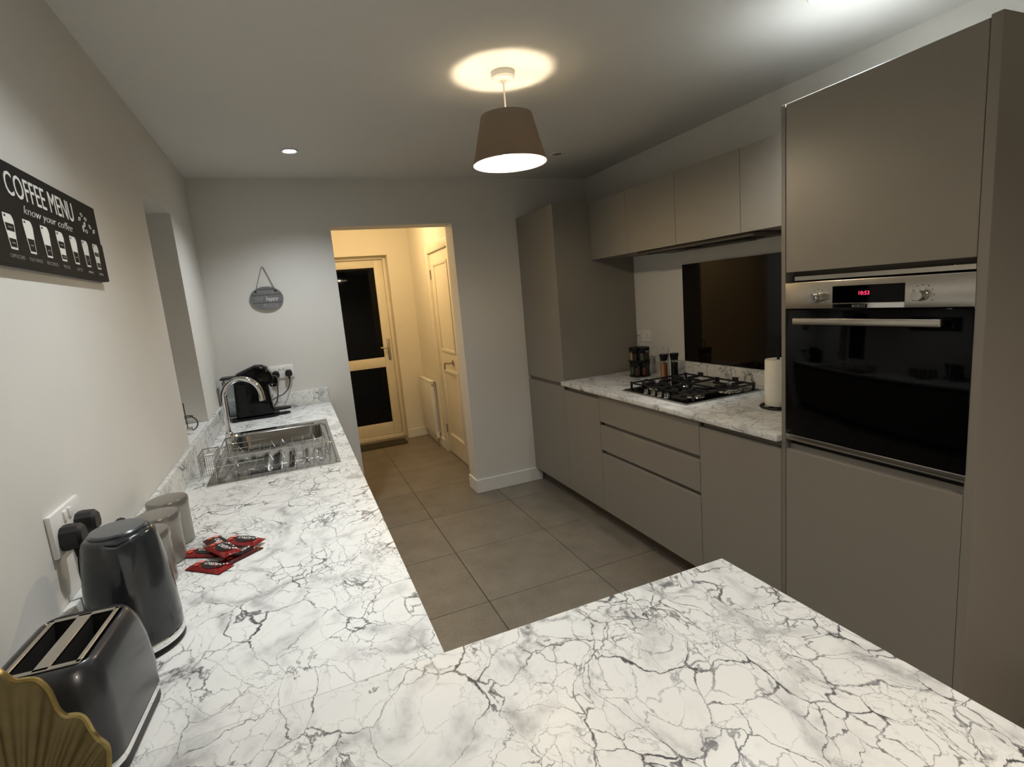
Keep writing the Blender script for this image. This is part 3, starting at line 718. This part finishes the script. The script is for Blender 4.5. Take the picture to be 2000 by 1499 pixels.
def plug(name, c, ax, cord, label, grp):
    """black three-pin plug with its cord; c = plug centre just off the face plate"""
    t = thing(name, label, 'plug', c, grp)
    if ax == 'left':
        ring = lambda d, s: [(c[0]+d, c[1]+s*a, c[2]+s*b) for a, b in ((-.017, -.022), (.017, -.022), (.024, -.008), (.02, .015), (.01, .024), (-.01, .024), (-.02, .015), (-.024, -.008))]
        b = obj('plug_body', G().loft([ring(0, .95), ring(.008, 1), ring(.028, .92), ring(.034, .7)]), 'black_rubber', t)
        st = (c[0]+.018, c[1], c[2]-.018)
        obj('strain_relief', G().tube([st, (st[0], st[1], st[2]-.025)], [.008, .005], 8), 'black_rubber', b)
    else:
        ring = lambda d, s: [(c[0]+s*a, c[1]-d, c[2]+s*b) for a, b in ((-.017, -.022), (.017, -.022), (.024, -.008), (.02, .015), (.01, .024), (-.01, .024), (-.02, .015), (-.024, -.008))]
        b = obj('plug_body', G().loft([ring(0, .95), ring(.008, 1), ring(.028, .92), ring(.034, .7)]), 'black_rubber', t)
        st = (c[0], c[1]-.018, c[2]-.018)
        obj('strain_relief', G().tube([st, (st[0], st[1], st[2]-.025)], [.008, .005], 8), 'black_rubber', b)
    P = [Vector((st[0], st[1], st[2]-.022))]+[Vector(q) for q in cord]
    out = []
    for i in range(len(P)-1):                 # Catmull-Rom
        p0, p1, p2, p3 = P[max(0, i-1)], P[i], P[i+1], P[min(len(P)-1, i+2)]
        for k in range(6):
            s = k/6; out.append(.5*((2*p1)+(p2-p0)*s+(2*p0-5*p1+4*p2-p3)*s*s+(3*p1-p0-3*p2+p3)*s**3))
    out.append(P[-1]); obj('cord', G().tube(out, .0032, 8), 'black_rubber', t); return t
plug('power_plug', (.0112, .655, 1.143), 'left', [(.026, .652, 1.06), (.03, .655, .97), (.05, .66, .918)], 'black plug in the left-wall socket, the one nearer the toaster', 'plugs in the left-wall socket')
plug('power_plug', (.0112, .735, 1.143), 'left', [(.026, .738, 1.06), (.028, .745, .97), (.045, .72, .918)], 'black plug in the left-wall socket, the one nearer the canisters', 'plugs in the left-wall socket')
plug('power_plug', (.333, B-.0112, 1.148), 'back', [(.333, 3.25, 1.08), (.325, 3.235, 1.0), (.30, 3.20, .95), (.28, 3.155, .94)], 'black plug in the back-wall socket close to the coffee machine', 'plugs in the back-wall socket')
plug('power_plug', (.413, B-.0112, 1.148), 'back', [(.412, 3.25, 1.09), (.395, 3.235, 1.045), (.36, 3.225, 1.015), (.31, 3.20, 1.0), (.28, 3.17, .98)], 'black plug with a curving cord in the right half of the back-wall socket', 'plugs in the back-wall socket')

# canisters
cl = ['silver-taupe lidded canister farthest from the kettle', 'silver-taupe lidded canister in the middle of the three', 'silver-taupe lidded canister right behind the kettle']
c0 = None
for (cx, cy), lb in zip(((.078, 1.14), (.078, 1.012), (.078, .885)), cl):
    if c0 is None:
        c0 = thing('canister', lb, 'canister', (cx, cy, WT+.0006), 'storage canisters on the left worktop'); zz = WT+.0006
        obj('body', G().lathe([(.048, zz), (.051, zz+.003), (.051, zz+.112)], (cx, cy, 0), 40), 'canister', c0)
        ld = obj('lid', G().lathe([(.0525, zz+.1125), (.0525, zz+.130), (.050, zz+.134), (.044, zz+.135), (.002, zz+.1352)], (cx, cy, 0), 40), 'canister_lid', c0)
        obj('seal', G().lathe([(.0505, zz+.1121), (.0505, zz+.1126)], (cx, cy, 0), 40), 'black_rubber', ld)
    else:
        c = copy_tree(c0, (cx, cy, WT+.0006)); c['label'] = lb

# kettle
kt = thing('kettle', 'dark slate grey jug kettle beside the toaster', 'kettle', (.116, .597, WT)); kx, ky = .116, .597; z = WT+.0006
obj('power_base', G().lathe([(.074, z), (.076, z+.004), (.074, z+.012)], (kx, ky, 0), 40), 'black_plastic', kt)
obj('chrome_band', G().lathe([(.0755, z+.0125), (.0765, z+.016), (.0762, z+.026), (.075, z+.028)], (kx, ky, 0), 48), 'chrome', kt)
sd = Vector((CAM.x-kx-.12, CAM.y-ky, 0)).normalized()          # spout points into the room
pr_ = [(.0752, .0285), (.0755, .05), (.0745, .09), (.072, .13), (.0705, .148), (.068, .17), (.0662, .185), (.064, .205), (.061, .225), (.0585, .2355), (.056, .2395), (.052, .2425), (.048, .2435)]
g = G(); n = 120; rows = []
sa = math.atan2(sd.y, sd.x)
for r, h in pr_:
    row = []
    for k in range(n):
        a = 2*math.pi*k/n; da = (a-sa+math.pi) % (2*math.pi)-math.pi
        sg_ = .07+.24*max(0, (h-.14)/.09); bump = .019*max(0, (h-.14)/.085)**1.1*max(0, 1-(abs(da)/sg_/1.5))**1.15 if .14 < h < .238 else 0
        row.append((kx+(r+bump)*math.cos(a), ky+(r+bump)*math.sin(a), z+h))
    rows.append(row)
g.grid([r+[r[0]] for r in rows]); g.poly(rows[-1])
bmesh.ops.remove_doubles(g.bm, verts=g.bm.verts, dist=1e-5); bmesh.ops.recalc_face_normals(g.bm, faces=g.bm.faces)
bd = obj('body', g, 'slate', kt, ang=50)
obj('spout_opening', G().prism([(kx+sd.x*.060-sd.y*q+sd.x*w_, ky+sd.y*.060+sd.x*q+sd.y*w_) for q, w_ in ((-.019, -.004), (-.008, .006), (0, .0115), (.008, .006), (.019, -.004), (0, .001))], 'z', z+.230, z+.2402), 'dark_inside', bd)
obj('lid', G().lathe([(.0475, z+.2437), (.0475, z+.2475), (.044, z+.250), (.002, z+.251)], (kx, ky, 0), 44), 'slate_lid', kt)
hv = -sd
hp = [Vector((kx, ky, 0))+hv*q+Vector((0, 0, z+h)) for q, h in ((.058, .228), (.085, .232), (.106, .215), (.112, .18), (.11, .12), (.10, .07), (.074, .055))]
obj('handle', G().tube(hp, .011, 10), 'black_plastic', kt)

# toaster
ts = thing('toaster', 'dark grey two-slot toaster with chrome trim', 'toaster', (.106, .332, WT)); z = WT+.0006; tx, ty = .106, .332
def tring(hx, hy, r, zz): return rrect(tx-hx, tx+hx, ty-hy, ty+hy, r, zz, 6)
obj('base', G().loft([tring(.072, .108, .040, z), tring(.075, .111, .042, z+.004), tring(.075, .111, .042, z+.020)]), 'black_plastic', ts)
obj('chrome_band', G().loft([tring(.0765, .1125, .043, z+.0205), tring(.077, .113, .043, z+.024), tring(.0765, .1125, .043, z+.031)]), 'chrome', ts)
rings = [tring(.076, .112, .042, z+.0315), tring(.077, .113, .042, z+.07), tring(.0745, .109, .042, z+.12), tring(.0695, .102, .040, z+.155), tring(.063, .093, .036, z+.173), tring(.058, .087, .030, z+.179), tring(.053, .080, .014, z+.180)]
g = G(); g.grid([r+[r[0]] for r in rings]); g.grid([rings[-1]+[rings[-1][0]], tring(.050, .077, .012, z+.176)+[tring(.050, .077, .012, z+.176)[0]]])
bmesh.ops.remove_doubles(g.bm, verts=g.bm.verts, dist=1e-5); bmesh.ops.recalc_face_normals(g.bm, faces=g.bm.faces)
tb = obj('body', g, 'toaster_grey', ts, ang=60)
g = G(); zz = z+.1768; zt2 = z+.1805
for b in ((tx-.047, tx-.040), (tx-.010, tx+.010), (tx+.040, tx+.047)): g.box(b[0], b[1], ty-.073, ty+.073, zz, zt2, .001, 1)
g.box(tx-.047, tx+.047, ty-.074, ty-.066, zz, zt2, .001, 1).box(tx-.047, tx+.047, ty+.066, ty+.074, zz, zt2, .001, 1)
obj('slot_frame', g, 'brushed', tb)
for s in (-1, 1):
    a_, b_, c_, d_ = tx+s*.025-.0148, tx+s*.025+.0148, ty-.0658, ty+.0658; e_ = z+.08; g = G()
    for p, q in (((a_, c_), (b_, c_)), ((b_, c_), (b_, d_)), ((b_, d_), (a_, d_)), ((a_, d_), (a_, c_))): g.poly([(*p, e_), (*p, zz), (*q, zz), (*q, e_)])
    g.poly([(a_, c_, e_), (b_, c_, e_), (b_, d_, e_), (a_, d_, e_)]); obj('slot', g, 'dark_inside', tb)
obj('slot_surround', G().box(tx-.0505, tx+.0505, ty-.0775, ty+.0775, z+.06, z+.0795), 'dark_inside', tb)
obj('lever', G().box(tx-.02, tx+.02, ty+.108, ty+.130, z+.115, z+.127, .004), 'black_plastic', ts)
ts.rotation_euler = (0, 0, math.radians(-4.2))

# gold shell dish standing in the corner
sh_ = thing('gold_shell_dish', 'ribbed gold scalloped shell dish standing in front of the toaster', 'ornament', (.10, .12, WT)); sx, sy, sz = .10, .105, .93
tab = [(0, .252), (4, .253), (7.3, .246), (9.5, .231), (11, .229), (13.6, .2265), (18, .213), (21.5, .195), (23.8, .187), (27, .185), (30.6, .181), (36, .173), (42, .160), (47, .148), (51, .138), (55, .120), (60, .115), (70, .105), (85, .085), (105, .05)]
def rad(a):
    a = abs(a)
    for (a0, r0), (a1, r1) in zip(tab, tab[1:]):
        if a <= a1: return r0+(r1-r0)*(a-a0)/(a1-a0)
    return .05
NA, NR = 416, 14
def shp(i, j, back):
    a = -104+208*i/NA; q = j/NR; r = .012+(rad(a)-.012)*q
    rib = .0013*math.cos(math.radians(a)*92)*min(1, q*2)*(1-max(0, (q-.9)/.1))
    lob = .010*q*q*math.cos(math.radians(a)*25.2)
    ra = math.radians(a)
    yy = sy+.030*(1-q)**2+lob*.5+(0 if back else rib)-.03*q*q+(.0045 if back else 0)+.05*q*math.cos(ra)
    return (sx+r*math.sin(ra)*(.70 if ra < 0 else 1), yy, sz+r*math.cos(ra))
g = G(); g.grid([[shp(i, j, False) for i in range(NA+1)] for j in range(NR+1)]); g.grid([[shp(i, j, True) for i in range(NA+1)] for j in range(NR+1)])
for jj in (0, NR): g.grid([[shp(i, jj, False) for i in range(NA+1)], [shp(i, jj, True) for i in range(NA+1)]])
for ii in (0, NA): g.grid([[shp(ii, j, False) for j in range(NR+1)], [shp(ii, j, True) for j in range(NR+1)]])
bmesh.ops.remove_doubles(g.bm, verts=g.bm.verts, dist=1e-6); bmesh.ops.recalc_face_normals(g.bm, faces=g.bm.faces)
fan = obj('fan', g, 'gold', sh_, ang=70)
obj('rim_bead', G().tube([Vector(shp(i, NR, False))+Vector((0, .002, 0)) for i in range(0, NA+1, 2)], .0032, 6), 'gold_edge', fan)
obj('foot', G().lathe([(.045, WT+.0006), (.047, WT+.005), (.03, WT+.010), (.016, WT+.018), (.018, WT+.034)], (sx, sy+.03, 0), 28), 'gold', sh_)

# snack bars
SB = [((.197, .896), -42, 0, 0, 'red foil snack bar lowest and nearest the kettle in the loose pile'),
      ((.170, 1.000), -30, 0, 0, 'dark red snack bar pointing at the canisters'),
      ((.262, .925), 38, 0, 1, 'red snack bar at the lower right of the pile'),
      ((.268, .998), -40, .010, 0, 'red snack bar sticking out farthest to the right of the pile'),
      ((.205, 1.02), -66, .011, 1, 'crumpled red snack bar lying across the far top of the pile'),
      ((.225, .945), -58, .021, 0, 'topmost red snack bar with a white name patch')]
def snack(i, c, rz, dz, var, lb):
    t = thing('snack_bar', lb, 'snack', (c[0], c[1], WT+.0008+dz), 'red snack bars piled on the left worktop'); ORG[t.name] = Vector((0, 0, 0))
    t.rotation_euler = (0, 0, math.radians(rz)); rnd = random.Random(i)
    Lh, Wh = .058, .024; nx, ny = 22, 8; g = G()
    def pt(u, v, top):
        e = max(0, 1-abs(u)**6)*max(0, 1-abs(v)**4); hgt = .0012+.009*e if top else 0
        fin = .0012*math.sin(v*22) if abs(u) > .9 else 0
        cr = rnd.uniform(-.0006, .0006) if top and e > .1 else 0
        zig = .0012*((int((v+1)*20)) % 2) if abs(u) > .99 else 0
        return (u*(Lh+zig), v*Wh, hgt+(.001+fin*.4 if not top else fin*.4+.001)+cr)
    for top in (True, False): g.grid([[pt(-1+2*a/nx, -1+2*b/ny, top) for b in range(ny+1)] for a in range(nx+1)])
    bmesh.ops.recalc_face_normals(g.bm, faces=g.bm.faces)
    w_ = obj('wrapper', g, 'red_foil_dark' if var else 'red_foil', t, ang=50)
    hz = lambda u, v: .0038+.009*max(0, 1-abs(u)**6)*max(0, 1-abs(v)**4)
    def patch(nm, cx, cy, rx, ry, m, dz=0):
        g = G(); n = 18
        ring = [(cx+rx*math.cos(2*math.pi*k/n), cy+ry*math.sin(2*math.pi*k/n)) for k in range(n)]
        g.bm.faces.new([g.bm.verts.new((x, y, hz(x/Lh, y/Wh)+dz)) for x, y in ring]); obj(nm, g, m, w_)
    patch('name_patch', .012, 0, .034, .018, 'label_black')
    text('lettering', 'AERO', .017, (.012, 0, .0139), (-1, 0, 0), (0, -1, 0), None, 'label_white', fit=.046, ext=.0003).parent = w_
    patch('flash', -.034, .006, .012, .008, 'label_pink'); patch('flash', -.030, -.010, .007, .005, 'label_orange')
    for k in range(3): patch('bubble', .046-.004*k, .014-.006*k, .0025, .0025, 'label_white', .0004)
for i, (c, rz, dz, var, lb) in enumerate(SB): snack(i, c, rz, dz, var, lb)

# ================================================================== RIGHT WORKTOP THINGS
# spice carousel
sc = thing('spice_carousel', 'two-tier black spice carousel with a wire carrying hook', 'spice rack', (2.645, 2.42, WT)); cx, cy = 2.645, 2.42; z = WT+.0008
obj('base', G().lathe([(.070, z), (.072, z+.004), (.072, z+.010), (.066, z+.013)], (cx, cy, 0), 36), 'black_plastic', sc)
obj('tier_ring', G().lathe([(.034, z+.105), (.074, z+.105), (.074, z+.112), (.034, z+.112)], (cx, cy, 0), 36), 'black_plastic', sc)
obj('pole', G().lathe([(.006, z+.012), (.006, z+.235)], (cx, cy, 0), 12), 'chrome', sc)
obj('carrying_hook', G().tube([(cx, cy+.018*math.cos(math.radians(a)), z+.262+.022*math.sin(math.radians(a))) for a in range(-30, 211, 20)], .0025, 8), 'wire', sc)
sp = ['spice_red', 'spice_brown', 'spice_yellow', 'spice_dark', 'spice_green', 'spice_brown', 'spice_red', 'spice_dark']
tone = {'spice_red': 'red-brown', 'spice_brown': 'brown', 'spice_yellow': 'yellow', 'spice_dark': 'black', 'spice_green': 'olive'}
for tier, zb in (('lower', z+.0135), ('upper', z+.1125)):
    for k in range(6):
        a = math.radians(60*k+(20 if tier == 'upper' else 35)); jx, jy = cx+.046*math.cos(a), cy+.046*math.sin(a)
        m = sp[(k+(2 if tier == 'lower' else 0)) % 6]
        side = 'room' if math.cos(a) < -.3 else ('wall' if math.cos(a) > .3 else 'middle')
        end = 'hob' if math.sin(a) < 0 else 'tall unit'
        t = thing('spice_jar', f'glass jar of {tone[m]} spice, {tier} tier, {side} side of the carousel towards the {end}', 'jar', (jx, jy, zb), f'spice jars on the {tier} tier')
        obj('spice', G().lathe([(.0185, zb+.001), (.0185, zb+.050)], (jx, jy, 0), 16), m, t)
        obj('glass', G().lathe([(.020, zb), (.020, zb+.056), (.017, zb+.061)], (jx, jy, 0), 20), 'jar_glass', t)
        obj('lid', G().lathe([(.0215, zb+.0615), (.0225, zb+.064), (.0235, zb+.086), (.021, zb+.088)], (jx, jy, 0), 20), 'black_plastic', t)
# salt and pepper mills in a small stand
ms = thing('mill_stand', 'small chrome wire stand holding two grinders beside the hob', 'stand', (2.65, 2.125, WT)); z = WT+.0008
g = G()
for mx, my in ((2.625, 2.135), (2.689, 2.113)): g.tube([(mx+.026*math.cos(k*.35), my+.026*math.sin(k*.35), z+.006) for k in range(18)], .002, 6, closed=True)
g.tube([(2.655, 2.125, z+.006), (2.655, 2.125, z+.20)]+[(2.655, 2.125+.022-.022*math.cos(math.radians(a)), z+.205+.022*math.sin(math.radians(a))) for a in range(0, 200, 20)], .0022, 8)
obj('wire_frame', g, 'chrome', ms)
for (mx, my), m, lb in (((2.625, 2.135), 'pink_salt', 'tall glass grinder filled with pink salt'), ((2.689, 2.113), 'spice_dark', 'tall glass grinder filled with dark peppercorns')):
    t = thing('grinder', lb, 'grinder', (mx, my, z+.001), 'salt and pepper grinders')
    zb = z+.001
    obj('contents', G().lathe([(.0205, zb+.003), (.020, zb+.09), (.0205, zb+.115)], (mx, my, 0), 18), m, t)
    obj('glass', G().lathe([(.0228, zb), (.0222, zb+.06), (.0222, zb+.118)], (mx, my, 0), 22), 'jar_glass', t)
    obj('collar', G().lathe([(.0229, zb+.1185), (.0229, zb+.132)], (mx, my, 0), 22), 'chrome', t)
    obj('lid', G().lathe([(.0228, zb+.1325), (.0232, zb+.14), (.029, zb+.170), (.027, zb+.173)], (mx, my, 0), 22), 'black_plastic', t)
# kitchen roll
kr = thing('kitchen_roll_holder', 'black wire kitchen roll holder with a ring base near the tower', 'roll holder', (2.53, 1.19, WT)); rx, ry = 2.53, 1.19
g = G().tube([(rx+.075*math.cos(k*math.pi/18), ry+.075*math.sin(k*math.pi/18), z+.006) for k in range(36)], .006, 8, closed=True).tube([(rx-.073, ry, z+.006), (rx+.073, ry, z+.006)], .005, 8)
obj('base_ring', g, 'black_plastic', kr)
g = G().tube([(rx, ry, z+.008), (rx, ry, z+.29)], .006, 10)
obj('rod', g, 'black_plastic', kr)
t = thing('kitchen_roll', 'white paper kitchen roll on the black holder', 'kitchen roll', (rx, ry, z+.0125))
g = G(); n = 44; prof = [(.016, z+.0125), (.056, z+.0125), (.058, z+.016), (.0585, z+.10), (.058, z+.225), (.056, z+.228), (.016, z+.228)]
rows = []
for r, h in prof: rows.append([(rx+(r+(.0012*math.sin(7*k*2*math.pi/n+h*40) if r > .05 else 0))*math.cos(2*math.pi*k/n), ry+(r+(.0012*math.sin(7*k*2*math.pi/n+h*40) if r > .05 else 0))*math.sin(2*math.pi*k/n), h) for k in range(n)])
g.grid([q+[q[0]] for q in rows]+[rows[0]+[rows[0][0]]]); bmesh.ops.remove_doubles(g.bm, verts=g.bm.verts, dist=1e-6); bmesh.ops.recalc_face_normals(g.bm, faces=g.bm.faces)
obj('paper', g, 'paper', t, ang=50)

# ================================================================== SIGNS
sg = thing('coffee_sign', 'black wooden coffee menu sign with white lettering on the left wall', 'sign', (0, .93, 1.77))
bd = obj('board', G().box(.001, .017, .60, 1.264, 1.670, 1.872, .001, 1), 'sign_black', sg)
lo = obj('lower_board', G().box(.0171, .0195, .60, 1.2635, 1.6705, 1.772, .0007, 1), 'sign_black', sg)
YX, ZX = (0, 1, 0), (0, 0, 1)
text('title', 'COFFEE MENU', .066, (.0173, .913, 1.827), YX, ZX, bd, 'sign_ink', fit=.345)
text('subtitle', 'know your coffee', .026, (.0173, .925, 1.787), YX, ZX, bd, 'sign_ink', fit=.26, shear=.35, thin=.0006)
for (y_, z_, a) in ((1.125, 1.822, .5), (1.145, 1.835, -.3), (1.155, 1.812, .9), (1.17, 1.828, .2), (1.14, 1.80, 1.3), (1.16, 1.795, .1), (1.195, 1.812, -.5), (1.22, 1.803, .7), (.655, 1.822, .6), (.68, 1.835, -.4), (.64, 1.80, .2), (.692, 1.812, 1.1)):
    dy, dz_ = .009*math.cos(a), .009*math.sin(a)
    g = G().tube([(.0176, y_-dy, z_-dz_), (.0176, y_+.0045*math.sin(a), z_-.0045*math.cos(a)), (.0176, y_+dy, z_+dz_), (.0176, y_-.0045*math.sin(a), z_+.0045*math.cos(a))], .0011, 5, closed=True)
    obj('bean_drawing', g, 'sign_ink', bd)
names = ['CAPPUCCINO', 'FLAT WHITE', 'MACCHIATO', 'MOCHA', 'LATTE', None, None]
fills = [((0, .32, 0), (.6, .88, 0)), ((0, .5, 0),), ((0, .44, 0),), ((0, .2, 0), (.5, .8, 0)), ((0, .5, 0),), ((0, .5, 0),), ((0, .25, 0), (.6, .8, 0))]
for k in range(7):
    y0 = .692+k*.0806; zb, zt_ = 1.7, 1.766; c = y0+.021
    w0, w1 = .0135, .021
    def hw(f): return w0+(w1-w0)*f
    cup = obj('cup_print', G().prism([(c-w0, zb), (c+w0, zb), (c+w1, zt_-.012), (c+w1-.003, zt_-.004), (c+w1-.008, zt_), (c-w1+.002, zt_), (c-w1, zt_-.012)], 'x', .0196, .0201), 'sign_ink', lo)
    for f0, f1, on_ in fills[k]:
        if on_: continue
        za, zb2 = zb+.004+(zt_-.016-zb)*f0, zb+.004+(zt_-.016-zb)*f1
        a_, b_ = hw((za-zb)/(zt_-zb))-.0022, hw((zb2-zb)/(zt_-zb))-.0022
        obj('cup_fill', G().prism([(c-a_, za), (c+a_, za), (c+b_, zb2), (c-b_, zb2)], 'x', .0201, .0204), 'sign_black', cup)
        obj('cup_writing', G().box(.0204, .0206, c-a_*.55, c+a_*.55, (za+zb2)/2-.0012, (za+zb2)/2+.0012), 'sign_grey', cup)
    obj('cup_lid_hole', G().box(.0201, .0204, c-w1+.006, c-w1+.012, zt_-.007, zt_-.003), 'sign_black', cup)
    if names[k]: text('cup_name', names[k], .0105, (.0197, c+.006, 1.687), YX, ZX, lo, 'sign_grey', fit=min(.06, .0075*len(names[k])), ext=.0002)
    else: obj('cup_name', G().box(.0196, .0199, c-.012, c+.022, 1.6845, 1.6895), 'sign_grey', lo)

# oval hanging plaque
hs = thing('hanging_plaque', 'oval grey plank plaque hanging from twine on the back wall', 'sign', (.352, B, 1.65))
ox_, oz_, ra_, rb_ = .352, 1.652, .100, .077
cuts = [-.077, -.028, .022, .058, .077]
for a_, b_ in zip(cuts, cuts[1:]):
    pts = []
    zs = [a_+.0012+(b_-a_-.0024)*k/8 for k in range(9)]
    R1 = [(ox_+ra_*math.sqrt(max(0, 1-(q/rb_)**2))+.0003, oz_+q) for q in zs]; L1 = [(ox_-ra_*math.sqrt(max(0, 1-(q/rb_)**2))-.0003, oz_+q) for q in zs[::-1]]
    obj('plank', G().prism(R1+L1, 'y', B-.016, B-.008), 'plank', hs)
obj('backing', G().prism([(ox_+.094*math.cos(2*math.pi*k/40), oz_+.071*math.sin(2*math.pi*k/40)) for k in range(40)], 'y', B-.008, B-.002), 'plank', hs)
XX = (1, 0, 0)
text('lettering', 'THIS IS', .024, (ox_, B-.0163, oz_+.039), XX, ZX, hs, 'plank_ink', fit=.09)
text('lettering', 'OUR', .030, (ox_-.045, B-.0163, oz_-.003), XX, ZX, hs, 'plank_ink', fit=.045)
text('lettering', 'happy', .036, (ox_+.03, B-.0163, oz_-.004), XX, ZX, hs, 'sign_ink', fit=.078, shear=.3)
text('lettering', 'PLACE', .028, (ox_+.018, B-.0163, oz_-.047), XX, ZX, hs, 'plank_ink', fit=.085)
obj('twine', G().tube([(.292, B-.012, 1.70), (.345, B-.008, 1.848), (.352, B-.008, 1.856), (.36, B-.008, 1.848), (.412, B-.012, 1.70)], .0022, 6), 'twine', hs)
for x_ in (.292, .412): obj('twine_knot', G().lathe([(.004, B-.021), (.0065, B-.019), (.005, B-.0155)], (x_, 0, 1.70), 10, 'y'), 'black_rubber', hs)

# ================================================================== HALL THINGS
rd = thing('radiator', 'white panel radiator low on the hall wall', 'radiator', (1.75, 5.15, .12))
obj('panel', G().box(1.735, 1.775, 4.86, 5.40, .12, .70, .006), 'gloss_white', rd)
obj('top_grille', G().box(1.733, 1.79, 4.855, 5.405, .70, .712, .003), 'gloss_white', rd)
obj('rear_panel', G().box(1.782, 1.796, 4.88, 5.38, .14, .68, .003), 'gloss_white', rd)
obj('bleed_valve', G().lathe([(.012, 4.84), (.012, 4.86)], (1.755, 0, .672), 12, 'y'), 'brushed', rd)
vv = obj('thermostat_valve', G().lathe([(.017, .10), (.019, .115), (.017, .16)], (1.755, 4.83, 0), 16), 'white_plastic', rd)
obj('pipe', G().tube([(1.755, 4.83, .002), (1.755, 4.83, .10)], .008, 8), 'brushed', vv)
set_(obj('doormat', G().prism([(q[0], q[1]) for q in rrect(.80, 1.50, 5.20, 5.46, .04, 0)], 'z', .0005, .009, .003), 'mat_fabric', org=(1.15, 5.33, 0)), 'small dark brown doormat in front of the outer door', 'doormat')
